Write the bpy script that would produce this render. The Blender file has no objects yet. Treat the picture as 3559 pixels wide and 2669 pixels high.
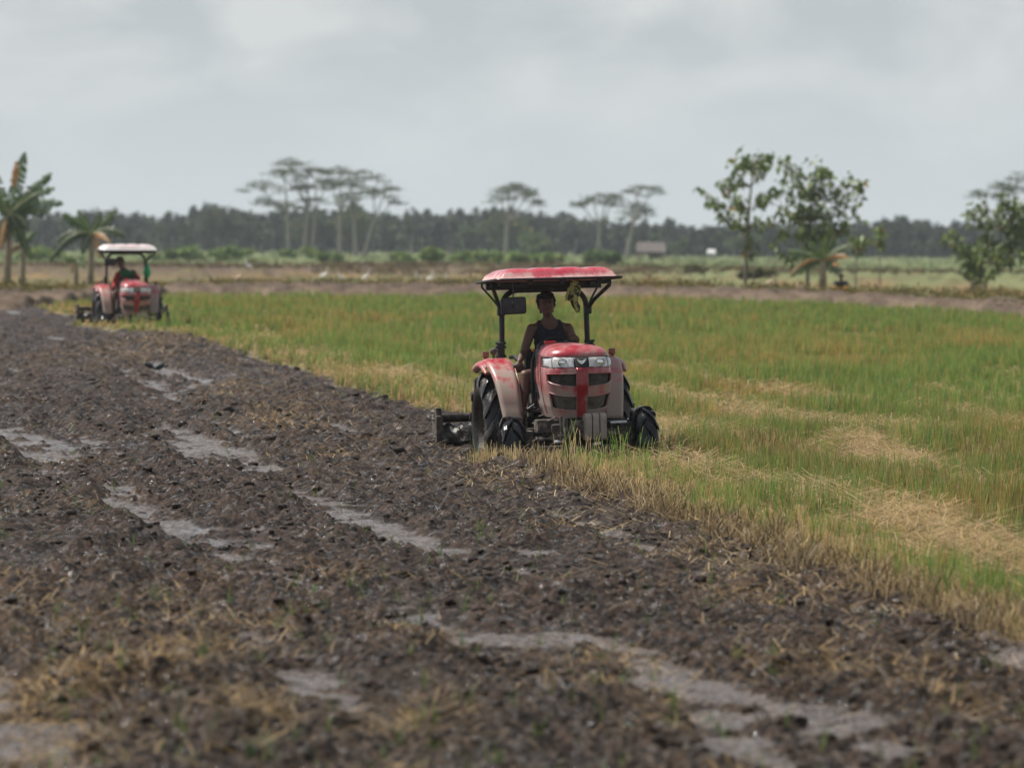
import bpy, bmesh, math, random
import numpy as np
from mathutils import Vector, Matrix, Quaternion
random.seed(7); RNG = np.random.default_rng(11)
scene = bpy.context.scene
C = scene.collection
R = math.radians

# ------------------------------------------------------------------ camera
CAM_H = 2.05; LENS = 200.0; FPX = LENS/36*3559
PITCH = math.atan((1334.5-851)/FPX); ROLL = R(-0.45)
cd = bpy.data.cameras.new('camera'); cam = bpy.data.objects.new('camera', cd); C.objects.link(cam)
cd.lens = LENS; cd.sensor_width = 36; cd.clip_start = 0.5; cd.clip_end = 6000
cam.matrix_world = Matrix.Translation((0, 0, CAM_H)) @ Matrix.Rotation(R(90)-PITCH, 4, 'X') @ Matrix.Rotation(-ROLL, 4, 'Z')
cd.dof.use_dof = True; cd.dof.focus_distance = 49.5; cd.dof.aperture_fstop = 4.0; cd.dof.aperture_blades = 0
scene.camera = cam
CM = cam.matrix_world.copy()
def ray(px, py):
    v = CM.to_3x3() @ Vector(((px-1779.5)/FPX, -(py-1334.5)/FPX, -1.0))
    return v / v.y
def at(px, py, d):
    v = ray(px, py); return Vector((v.x*d, d, CAM_H+v.z*d))

# ------------------------------------------------------------------ noise
def _h(ix, iy, seed):
    h = (ix.astype(np.int64)*374761393 + iy.astype(np.int64)*668265263 + seed*974634777) & 0xffffffff
    h = ((h ^ (h >> 13))*1274126177) & 0xffffffff
    h = (h ^ (h >> 16))
    return h.astype(np.float64)/4294967296.0
def pn(x, y, seed=0):
    x = np.asarray(x, float); y = np.asarray(y, float)
    ix = np.floor(x); iy = np.floor(y); fx = x-ix; fy = y-iy
    ux = fx*fx*fx*(fx*(fx*6-15)+10); uy = fy*fy*fy*(fy*(fy*6-15)+10)
    def g(dx, dy):
        a = _h(ix+dx, iy+dy, seed)*2*np.pi
        return np.cos(a)*(fx-dx)+np.sin(a)*(fy-dy)
    n0 = g(0, 0)*(1-ux)+g(1, 0)*ux; n1 = g(0, 1)*(1-ux)+g(1, 1)*ux
    return (n0*(1-uy)+n1*uy)*1.5
def fbm(x, y, o=3, seed=0):
    s = 0; a = 1.0; t = 0
    for k in range(o):
        s = s+a*pn(x*2**k, y*2**k, seed+k); t += a; a *= 0.5
    return s/t*1.3
def ss(a, b, x):
    t = np.clip((x-a)/(b-a), 0, 1); return t*t*(3-2*t)
def mix(a, b, t):
    t = np.asarray(t)[..., None]; return np.asarray(a)*(1-t)+np.asarray(b)*t

# ------------------------------------------------------------------ layout of the field
EY = np.array([0, 29.7, 35.9, 39.9, 43.3, 46.5, 49.2, 51.5, 55.0, 57.4, 57.9, 60, 63, 67, 70, 83.4, 100, 111, 118, 124, 126.5, 127, 143, 170, 200])
EX = np.array([6.6, 2.67, 1.85, 1.66, 1.21, .73, .45, .20, .05, -.02, 1.15, .6, .05, -.75, -1.2, -2.85, -4.95, -6.6, -8.6, -9.5, -9.8, -7.6, -11.6, -15.0, -18])
def xe(y): return np.interp(y, EY, EX)
FX = np.array([-60, -16, -13.2, -11.4, -1.7, 4, 9.2, 13.4, 16, 60]); FY = np.array([120, 138, 152, 187, 191, 190, 178, 149, 140, 110.])
def yf(x): return np.interp(x, FX, FY)
def wobf(x, y): return fbm(x*1.1, y*.7, 3, 5)*.32*(1-.85*np.exp(-((y-54)/5.)**2))+.10*pn(x*4.5, y*2.2, 6)
def base_z(x, y): return 0.2*ss(60, 115, y)
DX, DY = -0.1328, 0.9911
def uv(x, y): return x*DY - y*DX, x*DX + y*DY

BL = [(480,2330,430,300,.8),(120,2480,330,240,.8),(860,2610,150,110,1.3),(620,2380,200,140,1.0),(2150,2330,260,90,.9),(1430,2560,200,70,.7),(2700,2080,330,60,.7),
      (3050,2330,500,110,.6),(950,1495,190,45,.9),(1010,1440,150,40,.8),(560,1255,260,60,.7),(820,1385,160,40,.6),(1150,1600,180,30,.6),(200,1290,240,40,.5),(2300,2560,200,60,.5),
      (100,2150,200,120,.7),(60,1800,160,50,.4),(2500,1960,220,40,.6),(3300,2400,300,110,.8)]
BLW = []
for cx, cy, rx, ry, s in BL:
    H = 852; d = FPX*CAM_H/(cy-H); d1 = FPX*CAM_H/(cy-ry-H); d2 = FPX*CAM_H/(cy+ry-H)
    BLW.append(((cx-1779.5)/FPX*d, d, rx/FPX*d, (d1-d2)/2, s))
def straw_mask(x, y):
    m = np.zeros(np.shape(x))
    for cx, cy, rx, ry, s in BLW:
        q = ((x-cx)/rx)**2+((y-cy)/ry)**2
        m = np.maximum(m, s*np.exp(-q*1.2))
    u, v = uv(x, y)
    n = fbm(u*1.3, v*.8, 3, 71)
    g = ss(.25, .6, fbm(u*.75, v*.22, 3, 77))*.45
    return np.clip(np.maximum(m, g)*(0.75+1.2*n), 0, 1)

def ground(x, y):
    """height, albedo, roughness and mud mask of the ground at world x, y (vectorised)"""
    x = np.asarray(x, float); y = np.asarray(y, float)
    u, v = uv(x, y)
    wob = wobf(x, y)
    ue = x-xe(y)+wob
    yy = y-yf(x)+fbm(x*.25, y*.05, 3, 9)*6
    mud = (1-ss(-.06, .12, ue))*(1-ss(-3, 3, y-np.minimum(yf(x), 1e9)+fbm(x*.4, y*.1, 2, 19)*5))
    z = base_z(x, y)
    # mud relief ---------------------------------------------
    near = 1-ss(150, 260, y)
    wv = u+.12*pn(v*.3, u*.2, 50)
    ruts = .055*pn(wv*.75, v*.05, 21)+.11*(.28-np.abs(pn(wv*1.35, v*.06, 22)))+.03*pn(wv*3.2, v*.16, 51)
    n1 = pn(u*2.4, v*1.7, 23); n2 = pn(u*5.5+.5*n1, v*4.3, 24); n3 = pn(u*12+n2*.6, v*10, 25); n4 = pn(u*27, v*23, 26); n5 = pn(u*55, v*46, 27)
    m = ss(-.50, .22, fbm(wv*1.2, v*.09, 3, 28)+.30*n1)
    clod = np.abs(n2)*.050+np.abs(n3)*.030+np.abs(n4)*.016+n5*.006
    raw = ruts+.062*n1+.03*pn(u*1.3, v*.6, 53)+(.50+.85*m)*(clod-.008)+.022*np.abs(pn(u*4, v*1.2, 52))+.06*straw_mask(x, y)
    lvl = -.016+.018*pn(wv*1.3, v*.09, 29)+.016*pn(wv*2.6, v*.4, 54)+.024*pn(u*3.6, v*1.7, 30)+.010*(1-m)
    silt = ss(-.012, .010, lvl-raw)
    flat = np.maximum(raw, lvl+.012*n3+.007*n4+.012*n2)
    zm = flat*near
    # furrow lip beside the stubble
    lip = .055*np.exp(-((ue+.22)/.20)**2)*(0.9+.5*n2+.3*np.abs(n3))
    zm = zm+lip*(y < 57)
    zg = .05+.03*fbm(x*1.2, y*1.2, 2, 33)
    z = z+zm*mud+zg*(1-mud)*(1-ss(-2, 2, yy))
    sm = straw_mask(x, y)
    z = z-.13*np.exp(-((y-54.0)/3.6)**4)*ss(-1.2, -.9, ue-.75)*(1-ss(.75, 1.1, ue-.75))
    ruf = 1
    dark = np.array([.008, .006, .0055]); mid = np.array([.064, .044, .034]); sil = np.array([.128, .104, .094])
    cm = mix(dark, mid, ss(-.45, .75, n3*.8+.8*n4+.5*n5+.5*n1))
    cm = mix(cm, sil, silt*(.55+.45*ss(-.3, .3, n3+n4+.6*n5)))
    cm = mix(cm, [.17, .115, .058], sm*ss(-.3, .4, n3+n4)*.45)
    rg = .50-.20*silt+.12*n2+.1*n4
    wet = ss(.30, .55, pn(u*.8, v*.4, 40)+.3*silt)
    rg = rg-.14*wet
    # field soil under the rice
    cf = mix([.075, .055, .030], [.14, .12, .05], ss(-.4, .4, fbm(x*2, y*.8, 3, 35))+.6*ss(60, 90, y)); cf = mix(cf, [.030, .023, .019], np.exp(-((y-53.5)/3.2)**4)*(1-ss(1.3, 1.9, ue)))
    c = mix(cf, cm, mud)
    rg = .85*(1-mud)+rg*mud
    # ---- beyond the field: bank, dry grass, second bank, meadow
    nb = fbm(x*.35, y*.07, 4, 44); nc = fbm(x*1.1, y*.25, 3, 45)
    soil = mix([.160, .118, .085], [.085, .062, .046], ss(-.3, .45, nc))
    dryg = mix([.19, .135, .065], [.12, .12, .048], ss(-.3, .3, nb))
    green = mix([.105, .150, .060], [.16, .175, .080], ss(-.3, .35, nb+.5*nc))
    yb = y-yf(x)
    right = ss(2, 9, x)
    b1 = ss(-1, 1.5, yy)
    far = mix(soil, dryg, ss(32, 62, yb+nb*22+nc*8+right*6))
    far = mix(far, mix(soil*.9, [.13, .12, .05], ss(.0, .4, nb)*.6), ss(130, 150, yb+nb*30)*(1-.45*right))
    far = mix(far, green, ss(255, 330, yb+nb*80+right*150))
    c = mix(c, far, b1)
    rg = rg*(1-b1)+.9*b1
    bank = .42*ss(0, 3.5, yy)*(1-ss(22, 40, yy))*(.75+.5*nc)
    ditch = -.3*ss(85, 100, yb)*(1-ss(125, 135, yb))
    bank2 = .40*ss(125, 160, yb+nb*10)*(1-ss(200, 260, yb))*(.8+.8*nc)
    z = z+bank+(ditch+bank2)*b1
    return z, c, np.clip(rg, .12, .95), mud, silt, sm

# ------------------------------------------------------------------ object helpers
def tag(o, label=None, cat=None, group=None, kind=None):
    if label: o['label'] = label
    if cat: o['category'] = cat
    if group: o['group'] = group
    if kind: o['kind'] = kind
    return o
def empty(name, loc=(0, 0, 0), rz=0, parent=None):
    o = bpy.data.objects.new(name, None); C.objects.link(o); o.location = loc; o.rotation_euler = (0, 0, rz)
    o.empty_display_size = .2
    if parent: o.parent = parent
    return o
def link(name, me, mat, parent=None):
    o = bpy.data.objects.new(name, me); C.objects.link(o)
    if mat is not None: me.materials.append(mat)
    if parent is not None: o.parent = parent
    return o
def npmesh(name, V, F, col=None, smooth=False, extra=None):
    V = np.asarray(V, np.float32).reshape(-1, 3); F = np.asarray(F, np.int32); k = F.shape[1]
    me = bpy.data.meshes.new(name)
    me.vertices.add(len(V)); me.vertices.foreach_set('co', V.ravel())
    me.loops.add(F.size); me.loops.foreach_set('vertex_index', F.ravel())
    me.polygons.add(len(F)); me.polygons.foreach_set('loop_start', np.arange(len(F), dtype=np.int32)*k)
    me.update(calc_edges=True)
    if smooth: me.polygons.foreach_set('use_smooth', np.ones(len(F), bool))
    if col is not None:
        a = me.color_attributes.new('col', 'FLOAT_COLOR', 'POINT')
        cc = np.ones((len(V), 4), np.float32); cc[:, :3] = np.asarray(col).reshape(-1, 3); a.data.foreach_set('color', cc.ravel())
    for k2, arr in (extra or {}).items():
        a = me.attributes.new(k2, 'FLOAT', 'POINT'); a.data.foreach_set('value', np.asarray(arr, np.float32).ravel())
    return me
class MB:
    def __init__(s): s.bm = bmesh.new()
    def _add(s, vs, fs, M=None):
        vv = [s.bm.verts.new((M @ Vector(v)) if M is not None else v) for v in vs]
        for f in fs:
            try: s.bm.faces.new([vv[i] for i in f])
            except ValueError: pass
        return vv
    def box(s, c, size, rot=(0, 0, 0), bev=0.0, taper=1.0):
        x, y, z = size[0]/2, size[1]/2, size[2]/2
        t = bmesh.new()
        bmesh.ops.create_cube(t, size=1)
        for v in t.verts:
            k = taper if v.co.z > 0 else 1
            v.co = Vector((v.co.x*2*x*k, v.co.y*2*y*k, v.co.z*2*z))
        if bev: bmesh.ops.bevel(t, geom=t.edges[:], offset=bev, segments=2, profile=.6, affect='EDGES')
        M = Matrix.Translation(c) @ (Matrix.Rotation(rot[2], 4, 'Z') @ Matrix.Rotation(rot[1], 4, 'Y') @ Matrix.Rotation(rot[0], 4, 'X'))
        t.verts.index_update()
        s._add([v.co.copy() for v in t.verts], [[v.index for v in f.verts] for f in t.faces], M); t.free(); return s
    def tube(s, pts, r, n=10, closed=False, cap=True):
        pts = [Vector(p) for p in pts]; N = len(pts)
        rr = r if isinstance(r, (list, tuple)) else [r]*N
        rings = []; up = None
        for i, p in enumerate(pts):
            if closed: d = pts[(i+1) % N]-pts[i-1]
            else: d = pts[min(i+1, N-1)]-pts[max(i-1, 0)]
            d.normalize()
            if up is None: up = d.orthogonal().normalized()
            else: up = (up-d*up.dot(d)).normalized()
            w = d.cross(up)
            rings.append([s.bm.verts.new(p+(up*math.cos(a)+w*math.sin(a))*rr[i]) for a in [2*math.pi*k/n for k in range(n)]])
        for i in range(N if closed else N-1):
            a, b = rings[i], rings[(i+1) % N]
            for k in range(n): s.bm.faces.new((a[k], a[(k+1) % n], b[(k+1) % n], b[k]))
        if cap and not closed:
            s.bm.faces.new(rings[0][::-1]); s.bm.faces.new(rings[-1])
        return s
    def sphere(s, c, r, seg=14, rings=9, M=None):
        r = r if isinstance(r, (tuple, list)) else (r, r, r)
        t = bmesh.new(); bmesh.ops.create_uvsphere(t, u_segments=seg, v_segments=rings, radius=1)
        t.verts.index_update()
        MM = Matrix.Translation(c) @ (M if M is not None else Matrix.Identity(4)) @ Matrix.Diagonal((*r, 1))
        s._add([v.co.copy() for v in t.verts], [[v.index for v in f.verts] for f in t.faces], MM); t.free(); return s
    def lathe(s, prof, n=32, axis='X', c=(0, 0, 0), close=False):
        """prof: list of (along axis, radius)"""
        rings = []
        for (a, r) in prof:
            ring = []
            for k in range(n):
                t = 2*math.pi*k/n
                p = Vector((a, r*math.cos(t), r*math.sin(t))) if axis == 'X' else (Vector((r*math.cos(t), a, r*math.sin(t))) if axis == 'Y' else Vector((r*math.cos(t), r*math.sin(t), a)))
                ring.append(s.bm.verts.new(p+Vector(c)))
            rings.append(ring)
        m = len(rings)
        for i in range(m if close else m-1):
            a, b = rings[i], rings[(i+1) % m]
            for k in range(n): s.bm.faces.new((a[k], a[(k+1) % n], b[(k+1) % n], b[k]))
        return s
    def grid(s, f, nu, nv, skip=None):
        vs = [[s.bm.verts.new(f(i/nu, j/nv)) for j in range(nv+1)] for i in range(nu+1)]
        for i in range(nu):
            for j in range(nv):
                if skip and skip((i+.5)/nu, (j+.5)/nv): continue
                s.bm.faces.new((vs[i][j], vs[i+1][j], vs[i+1][j+1], vs[i][j+1]))
        return s
    def build(s, name, mat, parent=None, smooth=True, solid=0.0, sub=0, ang=40):
        bmesh.ops.recalc_face_normals(s.bm, faces=s.bm.faces[:])
        me = bpy.data.meshes.new(name); s.bm.to_mesh(me); s.bm.free()
        o = link(name, me, mat, parent)
        if smooth:
            me.polygons.foreach_set('use_smooth', np.ones(len(me.polygons), bool))
            try: me.set_sharp_from_angle(angle=R(ang))
            except Exception: pass
        if solid:
            m = o.modifiers.new('Solidify', 'SOLIDIFY'); m.thickness = solid; m.offset = -1 if solid > 0 else 1
            m.thickness = abs(solid)
        if sub:
            m = o.modifiers.new('Subd', 'SUBSURF'); m.levels = sub; m.render_levels = sub
        return o

# ------------------------------------------------------------------ materials
def nm(name):
    m = bpy.data.materials.new(name); m.use_nodes = True; nt = m.node_tree; nt.nodes.clear()
    out = nt.nodes.new('ShaderNodeOutputMaterial'); p = nt.nodes.new('ShaderNodeBsdfPrincipled')
    nt.links.new(p.outputs[0], out.inputs[0]); return m, nt, p, out
def N(nt, t, **kw):
    n = nt.nodes.new(t)
    for k, v in kw.items(): setattr(n, k, v)
    return n
def noise(nt, scale, detail=4, rough=.55, vec=None, stretch=None):
    n = N(nt, 'ShaderNodeTexNoise'); n.inputs['Scale'].default_value = scale; n.inputs['Detail'].default_value = detail; n.inputs['Roughness'].default_value = rough
    tc = N(nt, 'ShaderNodeTexCoord'); src = tc.outputs['Object']
    if stretch:
        mp = N(nt, 'ShaderNodeMapping'); mp.inputs['Scale'].default_value = stretch; nt.links.new(src, mp.inputs[0]); src = mp.outputs[0]
    nt.links.new(src, n.inputs['Vector']); return n
def ramp(nt, src, a, b, ca=(0, 0, 0, 1), cb=(1, 1, 1, 1)):
    r = N(nt, 'ShaderNodeValToRGB'); r.color_ramp.elements[0].position = a; r.color_ramp.elements[1].position = b
    r.color_ramp.elements[0].color = ca; r.color_ramp.elements[1].color = cb; nt.links.new(src, r.inputs[0]); return r
def mixc(nt, fac, a, b, mode='MIX'):
    m = N(nt, 'ShaderNodeMix', data_type='RGBA', blend_type=mode)
    for s, v in ((m.inputs[0], fac), (m.inputs[6], a), (m.inputs[7], b)):
        if hasattr(v, 'is_linked') or hasattr(v, 'links'): nt.links.new(v, s)
        else: s.default_value = v if not isinstance(v, tuple) or len(v) == 4 else (*v, 1)
    return m.outputs[2]
def bump(nt, p, src, strength, dist=.01):
    b = N(nt, 'ShaderNodeBump'); b.inputs['Strength'].default_value = strength; b.inputs['Distance'].default_value = dist
    nt.links.new(src, b.inputs['Height']); nt.links.new(b.outputs[0], p.inputs['Normal'])
def plain(name, col, rough=.5, metal=0, var=.25, scale=8, bmp=0, coat=0, dirt=None, dfac=(.45, .6), dscale=5, drough=.8):
    m, nt, p, out = nm(name)
    n = noise(nt, scale, 5)
    c0 = tuple(max(0, c*(1-var)) for c in col)+(1,); c1 = tuple(min(1, c*(1+var)) for c in col)+(1,)
    r = ramp(nt, n.outputs[0], .3, .7, c0, c1); colo = r.outputs[0]
    p.inputs['Roughness'].default_value = rough; p.inputs['Metallic'].default_value = metal
    if coat: p.inputs['Coat Weight'].default_value = coat; p.inputs['Coat Roughness'].default_value = .12
    if dirt:
        n2 = noise(nt, dscale, 7, .65); f = ramp(nt, n2.outputs[0], dfac[0], dfac[1])
        colo = mixc(nt, f.outputs[0], colo, (*dirt, 1))
        mr = N(nt, 'ShaderNodeMapRange'); mr.inputs[3].default_value = rough; mr.inputs[4].default_value = drough
        nt.links.new(f.outputs[0], mr.inputs[0]); nt.links.new(mr.outputs[0], p.inputs['Roughness'])
    nt.links.new(colo, p.inputs['Base Color'])
    if bmp: bump(nt, p, noise(nt, scale*4, 5).outputs[0], bmp)
    return m
def paint(name, red, dust, dirt, z0, z1, rough=.32, base=.42):
    """red paint under dried mud: thicker towards the bottom of the panel, streaky and blotched"""
    m, nt, p, out = nm(name)
    tc = N(nt, 'ShaderNodeTexCoord'); sx = N(nt, 'ShaderNodeSeparateXYZ'); nt.links.new(tc.outputs['Object'], sx.inputs[0])
    mr = N(nt, 'ShaderNodeMapRange'); mr.inputs[1].default_value = z1; mr.inputs[2].default_value = z0; mr.inputs[3].default_value = -.08; mr.inputs[4].default_value = .22
    nt.links.new(sx.outputs[2], mr.inputs[0])
    n1 = noise(nt, 6.0, 9, .66); n2 = noise(nt, 16, 6, .7, stretch=(1, 1, .35))
    ad = N(nt, 'ShaderNodeMath', operation='ADD'); nt.links.new(n1.outputs[0], ad.inputs[0]); nt.links.new(mr.outputs[0], ad.inputs[1])
    a2 = N(nt, 'ShaderNodeMath', operation='MULTIPLY_ADD'); nt.links.new(n2.outputs[0], a2.inputs[0]); a2.inputs[1].default_value = .45; nt.links.new(ad.outputs[0], a2.inputs[2])
    f1 = ramp(nt, a2.outputs[0], base+.14, base+.40); f2 = ramp(nt, a2.outputs[0], base+.33, base+.48)
    c1 = mixc(nt, f1.outputs[0], (*red, 1), (*dust, 1)); c2 = mixc(nt, f2.outputs[0], c1, (*dirt, 1))
    nt.links.new(c2, p.inputs['Base Color'])
    m2 = N(nt, 'ShaderNodeMapRange'); m2.inputs[3].default_value = rough; m2.inputs[4].default_value = .85; nt.links.new(f2.outputs[0], m2.inputs[0]); nt.links.new(m2.outputs[0], p.inputs['Roughness'])
    p.inputs['Coat Weight'].default_value = .25; p.inputs['Coat Roughness'].default_value = .15
    bump(nt, p, a2.outputs[0], .15, .004)
    return m
def attr_mat(name, rough=.6, trans=0.0, spec=.4, noise_scale=None, bmp=0):
    m, nt, p, out = nm(name)
    a = N(nt, 'ShaderNodeAttribute', attribute_name='col')
    colo = a.outputs[0]
    if noise_scale:
        n = noise(nt, noise_scale, 6, .65); r = ramp(nt, n.outputs[0], .3, .7, (.62, .62, .62, 1), (1.35, 1.35, 1.35, 1))
        colo = mixc(nt, 1.0, colo, r.outputs[0], 'MULTIPLY')
        if bmp: bump(nt, p, n.outputs[0], bmp, .02)
    nt.links.new(colo, p.inputs['Base Color']); p.inputs['Roughness'].default_value = rough; p.inputs['Specular IOR Level'].default_value = spec
    if trans:
        t = N(nt, 'ShaderNodeBsdfTranslucent'); nt.links.new(colo, t.inputs[0]); mx = N(nt, 'ShaderNodeMixShader'); mx.inputs[0].default_value = trans
        nt.links.new(p.outputs[0], mx.inputs[1]); nt.links.new(t.outputs[0], mx.inputs[2]); nt.links.new(mx.outputs[0], out.inputs[0])
    return m

DIRT = (.30, .245, .205); MUDC = (.055, .042, .036)
M = {}
M['blade'] = attr_mat('rice_blades', .5, .42)
M['straw'] = attr_mat('straw', .6, .1)
M['leaf'] = attr_mat('leaves', .5, .25)
M['canopy_leaf'] = attr_mat('far_leaves', .8, .12, .2)
M['bark'] = plain('bark', (.20, .17, .14), .9, var=.35, scale=6, bmp=.3)
M['pale_bark'] = plain('pale_bark', (.27, .25, .225), .9, var=.2, scale=2)
M['hood'] = paint('hood_paint', (.38, .018, .035), (.46, .20, .195), (.36, .28, .235), .40, 1.0, base=.425)
M['fascia_bar'] = paint('bar_paint', (.30, .010, .018), (.38, .06, .06), (.32, .20, .16), .40, 1.0, base=.60)
M['fender'] = paint('fender_paint', (.44, .02, .035), (.46, .23, .215), (.36, .29, .245), .42, .98, base=.39)
M['roof'] = paint('roof_paint', (.50, .045, .075), (.57, .17, .19), (.62, .38, .36), 1.74, 1.83, rough=.20, base=.50)
M['roof_white'] = paint('roof_faded', (.70, .50, .50), (.72, .62, .61), (.78, .74, .72), 1.74, 1.83, rough=.3, base=.40)
M['black'] = plain('black_steel', (.016, .016, .018), .42, .1, .3, 12, dirt=(.15, .125, .11), dfac=(.58, .78), dscale=14)
M['dusty_black'] = plain('dusty_black', (.03, .03, .034), .6, 0, .3, 18, dirt=(.19, .17, .155), dfac=(.60, .70), dscale=20)
M['plastic'] = plain('black_plastic', (.018, .018, .02), .55)
M['screen'] = plain('grille_screen', (.028, .026, .024), .85, 0, .3, 60, dirt=(.12, .10, .082), dfac=(.42, .72), dscale=9, bmp=.6)
M['screen_mud'] = plain('muddy_screen', (.06, .05, .042), .9, 0, .3, 60, dirt=(.17, .145, .12), dfac=(.35, .62), dscale=9, bmp=.6)
M['mud_metal'] = plain('mud_crusted_steel', (.06, .047, .04), .7, 0, .4, 10, bmp=.5, dirt=DIRT, dfac=(.50, .68), dscale=8)
M['wet_mud_metal'] = plain('wet_mud_steel', (.030, .023, .020), .28, 0, .5, 12, bmp=.9, dirt=(.10, .08, .07), dfac=(.5, .7), dscale=9, drough=.5)
M['weight'] = plain('dusty_iron', (.36, .305, .26), .85, 0, .18, 16, bmp=.4, dirt=(.10, .085, .075), dfac=(.60, .72), dscale=12)
M['tyre'] = plain('wet_tyre', (.008, .008, .010), .17, 0, .3, 10, bmp=.25, dirt=(.035, .028, .025), dfac=(.58, .72), dscale=5, drough=.35)
M['tyre_mud'] = plain('muddy_tyre', (.018, .016, .016), .30, 0, .35, 10, bmp=.35, dirt=(.085, .066, .056), dfac=(.47, .66), dscale=5, drough=.5)
M['rim'] = plain('muddy_rim', (.05, .037, .026), .6, 0, .4, 9, bmp=.5, dirt=(.10, .068, .04), dfac=(.45, .65), dscale=6)
M['chrome'] = plain('chrome', (.8, .8, .82), .15, 1, .05)
M['white'] = plain('white_paint', (.75, .76, .78), .35, 0, .05)
M['red_lens'] = plain('red_lens', (.30, .05, .04), .4, 0, .2, dirt=DIRT, dfac=(.5, .7))
M['red_plastic'] = plain('red_plastic', (.75, .025, .03), .35, 0, .05)
M['orange_plastic'] = plain('orange_plastic', (.85, .18, .02), .4, 0, .05)
M['rubber_knob'] = plain('dusty_knob', (.11, .095, .085), .8, 0, .2)
m, nt, p, out = nm('headlamp_lens')
n = noise(nt, 24, 3, .5, stretch=(2.2, 1, .5)); r = ramp(nt, n.outputs[0], .35, .68, (.42, .43, .44, 1), (.86, .87, .88, 1)); n2 = noise(nt, 9, 6, .6)
r2 = ramp(nt, n2.outputs[0], .50, .66); cc = mixc(nt, r2.outputs[0], r.outputs[0], (.46, .40, .33, 1))
nt.links.new(cc, p.inputs['Base Color']); p.inputs['Roughness'].default_value = .16; p.inputs['Metallic'].default_value = .25; p.inputs['Coat Weight'].default_value = 1.0; bump(nt, p, n.outputs[0], .25, .004)
M['lamp'] = m
M['lamp_core'] = plain('reflector', (.9, .9, .9), .12, .9, .1)
M['clear_lamp'] = plain('clear_marker', (.62, .64, .67), .2, .1, .1, 30, coat=1, dirt=(.5, .44, .36), dfac=(.55, .7), dscale=10, drough=.4)
M['skin'] = plain('skin', (.12, .060, .042), .55, 0, .12, 20)
M['dusty_skin'] = plain('dusty_skin', (.30, .20, .16), .75, 0, .15, 20)
M['hair'] = plain('hair', (.012, .010, .010), .6, 0, .3, 60, bmp=.6)
M['navy'] = plain('navy_cotton', (.018, .020, .032), .9, 0, .2, 30, bmp=.3)
M['olive'] = plain('olive_cotton', (.13, .105, .07), .9, 0, .2, 30, bmp=.3)
M['green_shirt'] = plain('green_cotton', (.015, .13, .055), .85, 0, .2, 20, bmp=.3)
M['red_sleeve'] = plain('red_cotton', (.33, .02, .025), .85, 0, .2, 20, bmp=.3)
M['dark_cloth'] = plain('dark_cotton', (.03, .03, .035), .9, 0, .2, 20)
M['yellow_cloth'] = plain('yellow_cotton', (.45, .27, .03), .85, 0, .2, 20)
M['rag'] = plain('camouflage_rag', (.30, .30, .10), .9, 0, .25, 14, bmp=.4, dirt=(.02, .02, .018), dfac=(.50, .53), dscale=11)
M['green_bag'] = plain('green_plastic_bag', (.02, .42, .16), .3, 0, .15, 20, bmp=.4)
M['egret'] = plain('white_feathers', (.85, .85, .83), .7, 0, .03)
M['tan_bird'] = plain('buff_feathers', (.62, .47, .32), .8, 0, .15)
M['dark_bird'] = plain('dark_feathers', (.02, .022, .025), .6, 0, .2)
M['beak'] = plain('beak', (.6, .4, .08), .5)
M['thatch'] = plain('weathered_roof', (.16, .14, .13), .9, 0, .2, 2, bmp=.3)
M['wood'] = plain('weathered_wood', (.20, .16, .13), .9, 0, .3, 5)
M['whitewash'] = plain('whitewash', (.72, .72, .72), .9, 0, .05)
m, nt, p, out = nm('ground')
a = N(nt, 'ShaderNodeAttribute', attribute_name='col'); b = N(nt, 'ShaderNodeAttribute', attribute_name='rgh')
n = noise(nt, 26, 8, .68); n3 = noise(nt, 7, 5, .6)
r = ramp(nt, n.outputs[0], .32, .68, (.42, .42, .42, 1), (1.7, 1.66, 1.62, 1)); colo = mixc(nt, 1.0, a.outputs[0], r.outputs[0], 'MULTIPLY')
nt.links.new(colo, p.inputs['Base Color'])
wn = noise(nt, 15, 4, .65); wr = ramp(nt, wn.outputs[0], .57, .61)          # small wet films
sla = N(nt, 'ShaderNodeAttribute', attribute_name='silt')
mx1 = N(nt, 'ShaderNodeMath', operation='MULTIPLY_ADD'); nt.links.new(sla.outputs['Fac'], mx1.inputs[0]); mx1.inputs[1].default_value = .34; mx1.inputs[2].default_value = .055
mx2 = N(nt, 'ShaderNodeMath', operation='MULTIPLY_ADD'); nt.links.new(wr.outputs[0], mx2.inputs[0]); mx2.inputs[1].default_value = .9; nt.links.new(mx1.outputs[0], mx2.inputs[2]); nt.links.new(mx2.outputs[0], p.inputs['Specular IOR Level'])
mr1 = N(nt, 'ShaderNodeMath', operation='MULTIPLY_ADD'); nt.links.new(wr.outputs[0], mr1.inputs[0]); mr1.inputs[1].default_value = -.30; nt.links.new(b.outputs['Fac'], mr1.inputs[2]); mr1.use_clamp = True; nt.links.new(mr1.outputs[0], p.inputs['Roughness'])
sl = N(nt, 'ShaderNodeAttribute', attribute_name='silt'); mr = N(nt, 'ShaderNodeMapRange'); mr.inputs[3].default_value = 1.0; mr.inputs[4].default_value = .55; nt.links.new(sl.outputs['Fac'], mr.inputs[0])
bp = N(nt, 'ShaderNodeBump'); bp.inputs['Distance'].default_value = .02; nt.links.new(mr.outputs[0], bp.inputs['Strength']); nt.links.new(n.outputs[0], bp.inputs['Height']); nt.links.new(bp.outputs[0], p.inputs['Normal'])
M['ground'] = m
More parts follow.
